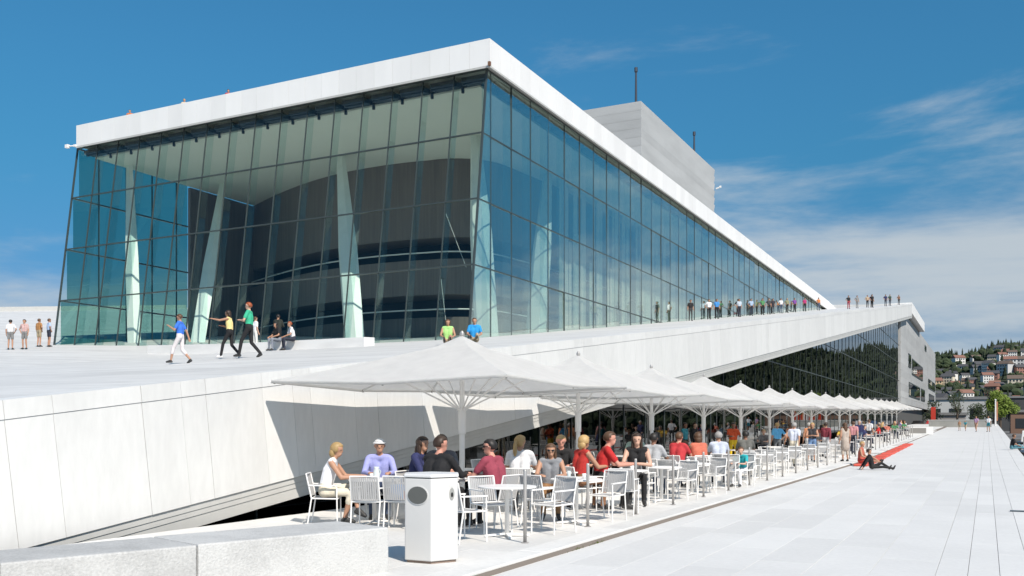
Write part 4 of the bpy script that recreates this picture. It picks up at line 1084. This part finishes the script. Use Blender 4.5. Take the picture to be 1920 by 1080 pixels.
FL = [('person in white shirt and grey trousers far left on the slope', -50.8, 36.3, (-.5, .8), W_, GRY, ('short', 'black')), ('person in pink top walking beside the one in white', -49.6, 36.7, (.3, -.9), (.60, .40, .38), GRY, ('short', 'dark brown')),
      ('bare backed person in orange on the far slope', -52.5, 41.0, (0, 1), (.45, .22, .08), KHA, ('short', 'brown')), ('person in pale blue shirt near the left edge of the glass', -51.9, 42.2, (.3, .9), (.40, .52, .72), DJ, ('short', 'brown'))]
FLP = ((-51.0, 35.6), (-50.3, 36.0), (-52.7, 38.7), (-51.9, 38.8))
for (lb, x, y, f, tp, bt, hr), (x, y) in zip(FL, FLP):
    rp(lb, x, y, f, dict(legs='stand', arms=('down', 'hip'), bottom='short'), tp, bt, hr, 'tan')
# row by the right-hand facade
RO = [('person in black with bare legs by the side glass', BK, (.05, .05, .05), 'stand'), ('man in white shirt and black trousers on the ramp edge', W_, BK, 'stand'), ('person in blue shirt and dark shorts on the ramp edge', (.05, .25, .60), BK, 'stand'),
      ('man in black beside one in pale shirt on the ramp', BK, BK, 'stand_hip'), ('man in pale shirt beside the one in black on the ramp', (.45, .52, .60), DJ, 'stand'), ('tall person in dark grey on the upper ramp', (.05, .05, .055), BK, 'stand'),
      ('person in charcoal with tan arms on the upper ramp', (.03, .03, .04), (.04, .04, .05), 'stand'), ('blond woman in khaki on the upper ramp', (.24, .24, .14), BK, 'stand_hip'), ('person in magenta top on the upper ramp', (.45, .03, .16), BK, 'stand')]
for i, (lb, tp, bt, lg) in enumerate(RO):
    X = -21.8 + (i % 3) * .35; y = (75.53, 79.94, 81.22, 92.09, 91.05, 103.2, 108.9, 115.5, 125.6)[i]
    rp(lb, X, y, (.6, -.8), dict(legs=lg, arms=('down', 'hip') if i % 2 else ('down', 'down')), tp, bt, ('short', 'blond' if 'blond' in lb else 'black'), 'tan')
UP = [('person in black jacket with red bag at the top of the ramp', -16, 128, BK, (.3, .02, .04)), ('person in grey sitting at the top of the ramp', -16, 137, GRY, GRY), ('person in red shirt near the roof ridge', -14, 136, RED_, BK), ('person in black next to the red shirt near the ridge', -13.7, 133.5, BK, BK),
      ('person in navy standing on the ridge', -13.5, 150, NAVY, DJ), ('person in dark green standing on the ridge', -13.5, 157, (.03, .06, .04), DJ), ('person in brown sitting at the ridge end', -14, 180, (.2, .1, .06), BK)]
UP += [('person in pale blue by the upper side glass', -21.4, 96, (.35, .45, .6), DJ), ('person in green top by the upper side glass', -21.0, 99.5, (.08, .25, .1), BK), ('person in white top by the upper side glass', -21.5, 112, W_, JEAN), ('person in purple by the upper side glass', -21.2, 119, (.2, .06, .3), BK), ('person in orange at the end of the side glass', -20.5, 133, (.6, .2, .05), JEAN), ('person in tan coat at the top of the ramp', -15.2, 142, (.4, .3, .2), BK)]
for lb, x, y, tp, bt in UP: rp(lb, x, y, (.6, -.8), dict(legs='stand', arms=('down', 'hip')), tp, bt, ('short', 'dark brown'), 'tan')
# on the flat roof: only heads and shoulders clear the parapet
for lb, x, y, tp, hr in (('sunbather in orange peering over the roof parapet at its left end', -51.5, 44.6, (.5, .15, .05), 'brown'), ('person in pale top on the roof above the glass front', -46.6, 44.7, (.7, .55, .4), 'blond'), ('person in red on the roof above the glass front', -42.8, 44.7, RED_, 'black'),
                         ('blond person on the roof over the side facade', -25.3, 57.2, (.6, .4, .2), 'blond'), ('person in orange on the roof over the side facade', -25.3, 58.6, (.6, .2, .08), 'brown'), ('person in rust shirt on the roof over the side facade', -25.3, 60.5, (.35, .09, .06), 'brown'), ('dark haired person in white on the roof over the side facade', -25.2, 62.4, W_, 'black'),
                         ('person in brown far along the roof edge', -25.6, 128, (.3, .12, .06), 'brown')):
    person(lb, (x, y, 21.425), (.5, -.8), dict(legs='stand', arms=('down', 'hip')), tp, JEAN, ('short', hr), 'tan', scale=.82)
# visitors inside by the side glass
for lb, x, y, tp in (('person in ochre behind the side glass', -24.3, 60.5, (.35, .26, .05)), ('person in dark brown behind the side glass', -24.4, 65.5, (.10, .05, .04)), ('person in olive behind the side glass', -24.3, 67.6, (.3, .26, .06)), ('person in mustard behind the side glass', -24.4, 70.6, (.4, .28, .04)), ('person in black behind the side glass', -24.6, 75, (.03, .03, .03))):
    rp(lb, x, y, (.8, -.4), dict(legs='stand', arms=('down', 'hip')), tp, BK, ('short', 'dark brown'), 'tan')
# far along the quay
for lb, x, y, tp, bt, kw in (('woman in lilac top walking far along the quay', -1.05, 116, (.50, .32, .50), (.5, .3, .22), dict(legs='walk', arms=('swingf', 'swingb'), bottom='short')), ('man in white shirt with red bag far along the quay', .15, 117, W_, (.03, .2, .25), dict(legs='stand', arms=('down', 'hip'), bottom='short')),
                             ('child in teal bending near the woman in lilac', -2.2, 121, (.05, .3, .35), KHA, dict(legs='walk', arms=('swingf', 'swingf'), lean=.3, bottom='short')), ('child in tan top beside the child in teal', -2.9, 123, (.45, .25, .15), KHA, dict(legs='stand', arms=('down', 'down'), bottom='short'))):
    person(lb, (x, y, gz(y) - .075), (-.3, -.95), kw, tp, bt, ('short', 'brown'), 'tan', scale=.7 if 'child' in lb else 1)
person('person in black sitting on the quay edge by the water', (1.35, 63.5, gz(63.5) - .075), (.95, .2), dict(legs='floor', arms=('lap', 'lap'), lean=.2), BK, (.1, .25, .3), ('short', 'brown'), 'tan')

# ================================================================== FAR END OF THE QUAY
# low concrete wall and bench box
e = empty('quay_wall', 'low grey concrete wall across the far end of the quay', 'wall', (-4.0, 150, gz(150) - .1))
MB().box(-3.6, 4.6, 0, .4, 0, 1.0).build('wall_body', pbr('concrete', (.33, .33, .31), .8, var=.2, vscale=.6), e)
MB().box(-3.7, 4.7, -.05, .45, 1.0, 1.1).build('coping', M_TRIM, e)
e = empty('planter_box', 'long white planter box near the far end of the terrace', 'planter', (-5.6, 100, gz(100)))
MB().box(-2.0, .9, 0, .8, 0, .75).build('box', M_WPAINT, e); MB().box(-1.2, .3, -.03, 0, .12, .62).build('grille', pbr('grille', (.25, .24, .22), .7), e)
MB().box(-1.95, .85, .05, .75, .75, .78).build('rim', M_TRIM, e)
# red kiosk sign and red container
e = empty('red_panel', 'upright red information panel by the end wing', 'sign', (-11.0, 236, 2.0)); MB().box(-.5, .5, 0, .2, .3, 3.6).build('panel', pbr('sign_red', (.55, .05, .03), .5), e)
MB().box(-.45, -.3, .05, .15, -.8, .3).build('leg', M_FRAME, e); MB().box(.3, .45, .05, .15, -.8, .3).build('leg', M_FRAME, e)
e = empty('shipping_container', 'bright red steel container standing beyond the water basin', 'container', (7.4, 220, -1.2))
cm = pbr('container_red', (.62, .07, .03), .5); MB().box(0, 6, 0, 2.4, 2.6, 6.2).build('shell', cm, e)
rb = MB().box(0, .16, -.06, 0, 2.75, 6.05).mesh('rib', [cm])
for i in range(18): o = obj('rib', rb, None, e); o.location = (.15 + i * .33, 0, 0)
MB().box(0, 6, 0, 2.4, 0, 2.6).build('support', pbr('concrete', (.33, .33, .31)), e)
# low dark sheds and bridge
def shed(label, x, y, w, d, z0, z1, col, band=None):
    e = empty('harbour_shed', label, 'building', (x, y, z0))
    MB().box(0, w, 0, d, 0, z1 - z0).build('wall', pbr('shed_%d_%d' % (int(col[0] * 100), int(col[2] * 100)), col, .7, var=.2, vscale=.1), e)
    MB().box(-.4, w + .4, -.4, d + .4, z1 - z0, z1 - z0 + .7).build('roof', pbr('shed_roof', (.20, .20, .2), .7), e)
    k = max(3, int(w / 6)); wmh = MB().box(0, w / k * .6, -.06, 0, 0, (z1 - z0) * .4).mesh('window', [pbr('shed_window', (.03, .035, .04), .2)])
    for i in range(k): o = obj('window', wmh, None, e); o.location = (w / k * (i + .2), 0, (z1 - z0) * .35)
shed('pale low harbour shed below the hillside', -24, 330, 24, 20, -2, 9.5, (.55, .55, .53))
shed('dark long harbour shed behind the round tree', -12, 400, 60, 20, -2, 11.5, (.07, .07, .07))
shed('grey low shed at the foot of the hillside', -32, 270, 27, 12, -2, 4.0, (.30, .28, .27))
shed('brown low shed at the right of the round tree', 6, 300, 30, 14, -2, 5.0, (.22, .13, .09))
# lamp pole
e = empty('lamp_pole', 'white banner pole in front of the round green tree', 'pole', (1.2, 165, 1.0)); MB().tube((0, 0, 0), (0, 0, 4.4), .13, .10, 10).build('shaft', M_WPAINT, e); MB().box(.14, .34, -.03, .03, 1.2, 4.2).build('banner', pbr('banner_orange', (.50, .22, .12), .7), e); MB().lathe([(.12, 4.4), (.16, 4.5), (.05, 4.6)], 10).build('finial', M_WPAINT, e)
# parked cars beyond the wall
def car(label, x, y, z, col, rzv):
    e = empty('parked_car', label, 'car', (x, y, z), rzv)
    cmat = pbr('car_%d_%d_%d' % tuple(int(c * 100) for c in col), col, .25, spec=.6)
    prof = [(-2.1, .35), (-2.15, .75), (-1.9, .92), (-1.35, .98), (-.75, 1.40), (.75, 1.42), (1.35, .98), (2.0, .85), (2.12, .6), (2.08, .33)]
    vs = [(x_, s * .82, z_) for s in (-1, 1) for x_, z_ in prof]; n_ = len(prof)
    fs = [tuple(range(n_ - 1, -1, -1)), tuple(range(n_, 2 * n_))] + [(i, (i + 1) % n_, n_ + (i + 1) % n_, n_ + i) for i in range(n_)]
    bevel(MB().add(vs, fs).build('body', cmat, e), .06, 2)
    for s in (-1, 1):
        MB().add([(-1.15, s * .835, 1.0), (1.15, s * .835, 1.0), (.65, s * .835, 1.34), (-.65, s * .835, 1.34)], [(0, 1, 2, 3) if s < 0 else (3, 2, 1, 0)]).build('side_window', pbr('car_glass', (.02, .025, .03), .1), e)
        for xx in (-1.35, 1.35):
            MB().tube((xx, s * .70, .32), (xx, s * .86, .32), .32, n=16).build('wheel', M_BLACK, e)
        MB().box(2.02, 2.1, s * .6 - .15, s * .6 + .15, .6, .75).build('headlight', M_WPAINT, e)
for i, (lb, col) in enumerate((('white car parked beyond the quay wall', (.7, .7, .7)), ('black car parked beyond the quay wall', (.02, .02, .02)), ('red car parked beyond the quay wall', (.4, .03, .03)), ('grey car parked beyond the quay wall', (.25, .26, .27)), ('blue car parked beyond the quay wall', (.05, .09, .2)), ('silver car parked beyond the quay wall', (.5, .5, .52)))):
    car(lb, -16 + i * 2.9, 214 + (i % 2) * 3, 1.0, col, R(80))
MB().box(-60, 1.7, 186, 330, -2.2, 1.0).build('road', pbr('asphalt', (.09, .09, .09), .9, var=.2, vscale=.5), kind='structure')
MB().box(3, 60, 190, 560, -2.2, -1.2 + .2).build('far_quay', pbr('asphalt2', (.16, .155, .15), .9, var=.2, vscale=.5), kind='structure')
# boats moored along the quay
def boat(label, x, y, col, rzv, s=1.0):
    e = empty('moored_boat', label, 'boat', (x, y, -1.5), rzv); e.scale = (s,) * 3
    vs = []; st = [(-3, .95), (-1, 1.1), (1, 1.05), (2.4, .65), (3.4, .03)]
    for x_, w in st: vs += [(x_, -w, .95 + max(0, x_) * .05), (x_, -w * .7, -.2), (x_, w * .7, -.2), (x_, w, .95 + max(0, x_) * .05)]
    fs = []
    for i in range(4):
        a = 4 * i; b = a + 4; fs += [(a, a + 1, b + 1, b), (a + 1, a + 2, b + 2, b + 1), (a + 2, a + 3, b + 3, b + 2), (a, b, b + 3, a + 3)]
    fs += [(0, 3, 2, 1)]
    MB().add(vs, fs).build('hull', pbr('boat_%d' % int(col[0] * 100), col, .35), e)
    bevel(MB().hexa([(-1.6, -.75, .95), (1.0, -.7, .95), (1.0, .7, .95), (-1.6, .75, .95), (-1.4, -.65, 1.9), (.3, -.6, 1.9), (.3, .6, 1.9), (-1.4, .65, 1.9)]).build('cabin', M_WPAINT, e), .05, 2)
    MB().box(-1.3, .2, -.70, .70, 1.35, 1.7).build('window', pbr('car_glass', (.02, .025, .03), .1), e)
    MB().tube((-.4, 0, 1.9), (-.4, 0, 3.6), .04, n=6).build('mast', M_STEEL, e)
boat('white motor boat moored along the quay', 3.6, 72, (.75, .75, .75), R(88)); boat('dark hulled motor boat moored along the quay', 3.5, 83, (.04, .05, .07), R(92), 1.1)
boat('pale grey boat moored behind the dark hulled one', 3.8, 97, (.5, .5, .5), R(90), 1.2); boat('black hulled boat moored farthest along the quay', 4.4, 118, (.02, .02, .02), R(86), 1.3)
# weeds in the kerb joint
gr = MB(); rg = random.Random(3)
for yc in (12.3, 12.9, 13.05):
    for _ in range(26):
        a = rg.uniform(0, 6.28); x0 = -5.175 + rg.uniform(-.012, .012); y0 = yc + rg.gauss(0, .12); h = rg.uniform(.02, .05)
        gr.add([(x0 - .006, y0, -.08), (x0 + .006, y0, -.08), (x0 + .03 * math.cos(a), y0 + .03 * math.sin(a), -.075 + h)], [(0, 1, 2)])
gr.build('grass_tufts', pbr('weed_green', (.10, .14, .02), .8, trans=.3), kind='stuff')
# narrow dark metal strip laid across the paving
o = MB().box(.42, 1.68, 21.45, 21.60, -.07, -.052).build('dark_strip', pbr('dark_metal', (.10, .13, .15), .5, metal=.5)); tag(o, 'narrow dark metal strip set across the paving', 'metal_strip')

# ---- round green tree
def leaf_cloud(mb, c, r, nlf, size, rr):
    for _ in range(nlf):
        while True:
            p = Vector((rr.uniform(-1, 1), rr.uniform(-1, 1), rr.uniform(-1, 1)))
            if .25 < p.length < 1: break
        q = Vector((c[0] + p.x * r[0], c[1] + p.y * r[1], c[2] + p.z * r[2])); a = Vector((rr.gauss(0, 1), rr.gauss(0, 1), rr.gauss(0, 1))).normalized(); b = a.orthogonal().normalized(); s = size * rr.uniform(.6, 1.3)
        mb.add([q + a * s, q + b * s * .6, q - a * s, q - b * s * .6], [(0, 1, 2, 3)])
def tree(label, x, y, z, h, w, col, n=900, seed=1, group=None):
    e = empty('leafy_tree', label, 'tree', (x, y, z), 0, group); rr = random.Random(seed); tm = pbr('bark', (.08, .06, .045), .9)
    tb = MB().tube((0, 0, 0), (.1, 0, h * .45), h * .035, h * .022, 8)
    for k in range(6):
        a = k * 1.05; tb.tube((.1, 0, h * (.3 + .03 * k)), (math.cos(a) * w * .6, math.sin(a) * w * .6, h * (.55 + .05 * k)), h * .014, h * .005, 6)
    tb.build('trunk', tm, e)
    cb_ = MB()
    for k in range(14):
        a = rr.uniform(0, 6.28); q = rr.uniform(.1, .75); zz_ = h * rr.uniform(.35, .88); ww = w * (1.15 - abs(zz_ / h - .55) * 1.3)
        leaf_cloud(cb_, (math.cos(a) * q * ww, math.sin(a) * q * ww, zz_), (w * .42, w * .42, h * .14), n // 14, w * .07, rr)
    cb_.build('crown', pbr('leaf_%d' % int(col[1] * 1000), col, .7, var=.45, vscale=1.2, trans=.25), e)
tree('round green tree behind the banner pole at the end of the quay', 2.0, 178, 1.0, 6.4, 2.6, (.17, .24, .035), 4500, 3)
rr = random.Random(5)
for i in range(9):
    tree('dark green tree growing beyond the parked cars', -30 + i * 4.6 + rr.uniform(-1, 1), 246 + rr.uniform(-5, 60), .8, rr.uniform(6, 10), rr.uniform(2.4, 3.6), (.035, .055, .02), 700, 20 + i, 'trees beyond the parked cars')

# ================================================================== HILLSIDE
def hill_h(r, az):                 # az: degrees clockwise from the quay direction, seen from the quay
    t = max(0, min(1, (r - 520) / 900)); t = t * t * (3 - 2 * t)
    h = 74 + 26 * max(0, min(1, (az + 9) / 14)) + 7 * math.sin(az * .55 + 1) + 4 * math.sin(az * 1.7)
    if az < -6: h *= max(.25, 1 - (-6 - az) / 30)
    return -2.6 + h * t + 5 * math.sin(r * .013 + az * .4) * t
def pol(r, az): a = R(az); return r * math.sin(a), r * math.cos(a)
mb = MB(); vs = []; azs = [a * 1.5 for a in range(-30, 80)]; rs = [480 + 45 * i for i in range(27)]
for r in rs:
    for a in azs: X, Y = pol(r, a); vs.append((X, Y, hill_h(r, a)))
n = len(azs)
mb.add(vs, [(j * n + i, (j + 1) * n + i, (j + 1) * n + i + 1, j * n + i + 1) for j in range(len(rs) - 1) for i in range(n - 1)])
mb.build('hills', pbr('hill_ground', (.035, .05, .02), .95, var=.4, vscale=.02), kind='structure')
rr = random.Random(12); houses = []
WALLC = [('white', (.72, .71, .68)), ('cream', (.62, .56, .44)), ('ochre', (.50, .38, .24)), ('pale grey', (.5, .5, .5)), ('brick red', (.32, .16, .12))]
ROOFC = [('red tiled', (.22, .11, .08)), ('dark', (.07, .07, .075)), ('brown', (.13, .095, .075))]
hm_cache = {}
def house(r, az, s, wc, rc, rot, fl):
    X, Y = pol(r, az); z = hill_h(r, az) - 1
    e = empty('hillside_house', '%s house with %s roof on the wooded hillside' % (wc[0], rc[0]), 'house', (X, Y, z), rot, '%s houses with %s roofs on the hillside' % (wc[0], rc[0])); e.scale = (s, s, s)
    H = 3.2 * fl + 1
    k = (wc[0], fl)
    if k not in hm_cache: hm_cache[k] = MB().box(-6, 6, -4.5, 4.5, -4, H).mesh('wall', [pbr('house_' + wc[0].replace(' ', '_'), wc[1], .8)])
    obj('wall', hm_cache[k], None, e)
    k = (rc[0], 'r', fl)
    if k not in hm_cache:
        hm_cache[k] = MB().add([(-6.6, -5.2, H - .3), (6.6, -5.2, H - .3), (6.6, 5.2, H - .3), (-6.6, 5.2, H - .3), (-6.4, 0, H + 3.2), (6.4, 0, H + 3.2)], [(0, 1, 5, 4), (2, 3, 4, 5), (1, 2, 5), (3, 0, 4), (3, 2, 1, 0)]).mesh('roof', [pbr('houseroof_' + rc[0].replace(' ', '_'), rc[1], .8)])
    obj('roof', hm_cache[k], None, e)
    k = ('w', fl)
    if k not in hm_cache: hm_cache[k] = MB().box(-.7, .7, -.08, .0, 0, 1.5).mesh('window', [pbr('house_window', (.03, .035, .045), .2)])
    for f_ in range(fl):
        for q in (-4, -1.3, 1.3, 4):
            o = obj('window', hm_cache[k], None, e); o.location = (q, -4.5, 1.6 + f_ * 3.1)
    houses.append((X, Y, 9 * s))
hi = 0
for r0, cnt in ((640, 6), (760, 10), (830, 13), (885, 14), (940, 15), (990, 15), (1045, 13), (1110, 8), (1230, 7), (1310, 9)):
    for i in range(cnt):
        az = -4.9 + 7.6 * (i + rr.uniform(.1, .9)) / cnt; r = r0 + rr.uniform(-22, 22)
        house(r, az, rr.uniform(.6, .95), WALLC[rr.choice((0, 0, 0, 0, 1, 1, 2, 3, 3, 4))], ROOFC[rr.choice((0, 1, 1, 2))], math.atan2(-pol(r, az)[0], pol(r, az)[1]) + rr.uniform(-.7, .7), rr.choice((1, 2, 2, 3)))
# forest: one far-off mass of spruces and broad crowns
fo = MB()
def spruce(x, y, z, h, w, rr):
    vs = []; n_ = 6; L_ = 3
    fs = []
    for k in range(L_):
        zb = h * (.12 + .27 * k); zt = min(h, zb + h * .45); ww = w * (1 - .28 * k); o_ = len(vs)
        for i in range(n_):
            a = 6.283 * i / n_ + k; q = ww * rr.uniform(.75, 1.15); vs.append((x + q * math.cos(a), y + q * math.sin(a), z + zb + rr.uniform(-.3, .3)))
        vs.append((x, y, z + zt)); fs += [(o_ + i, o_ + (i + 1) % n_, o_ + n_) for i in range(n_)]
    fo.add(vs, fs, 0)
ICO = bmesh.new(); bmesh.ops.create_icosphere(ICO, subdivisions=1, radius=1); IV = [v.co.copy() for v in ICO.verts]; IF = [tuple(v.index for v in f.verts) for f in ICO.faces]; ICO.free()
def crown(x, y, z, h, w, rr):
    for k in range(3):
        ox, oy, oz, s = rr.uniform(-.5, .5) * w, rr.uniform(-.5, .5) * w, h * rr.uniform(.45, .75), rr.uniform(.55, .9)
        fo.add([(x + ox + v.x * w * s * rr.uniform(.8, 1.2), y + oy + v.y * w * s * rr.uniform(.8, 1.2), z + oz + v.z * h * .35 * s * rr.uniform(.8, 1.2)) for v in IV], IF, 1)
cells = {}
for hx, hy, hr in houses: cells.setdefault((int(hx // 40), int(hy // 40)), []).append((hx, hy, hr))
cnt = 0
while cnt < 9500:
    az = rr.uniform(-7, 40) if rr.random() < .75 else rr.uniform(-40, 100); r = 500 + 900 * rr.random() ** .8
    X, Y = pol(r, az); ok = True
    for i in (-1, 0, 1):
        for j in (-1, 0, 1):
            for hx, hy, hr in cells.get((int(X // 40) + i, int(Y // 40) + j), ()):
                tx, ty = X - hx, Y - hy; along = -(tx * hx + ty * hy) / math.hypot(hx, hy); side = abs(tx * hy - ty * hx) / math.hypot(hx, hy)
                if side < hr and -hr * .8 < along < hr * 2.6: ok = False
    if -5.5 < az < 3 and 790 < r < 1060 and rr.random() < .35: ok = False
    cnt += 1
    if not ok: continue
    z = hill_h(r, az) - .5
    if rr.random() < (.75 if az > 3 else .35): spruce(X, Y, z, rr.uniform(9, 17), rr.uniform(2.2, 3.6), rr)
    else: crown(X, Y, z, rr.uniform(7, 12), rr.uniform(3.0, 5.5), rr)
fo.build('forest', [pbr('spruce_green', (.022, .034, .016), .9, var=.5, vscale=.08), pbr('broadleaf_green', (.032, .048, .018), .9, var=.5, vscale=.1)], kind='stuff')

# ---- air between here and the hill
hz = MB().box(-450, 1750, -60, 1800, -3.6, 150).build('haze', None, kind='stuff')
hm_ = bpy.data.materials.new('haze_air'); hm_.use_nodes = True; hn = hm_.node_tree.nodes; hn.remove(hn['Principled BSDF'])
pv = hn.new('ShaderNodeVolumePrincipled'); pv.inputs['Color'].default_value = (.9, .95, 1, 1); pv.inputs['Density'].default_value = .00012
hm_.node_tree.links.new(pv.outputs[0], hn['Material Output'].inputs['Volume']); hz.data.materials.append(hm_)
USE_HAZE = False
if not USE_HAZE: bpy.data.objects.remove(hz)
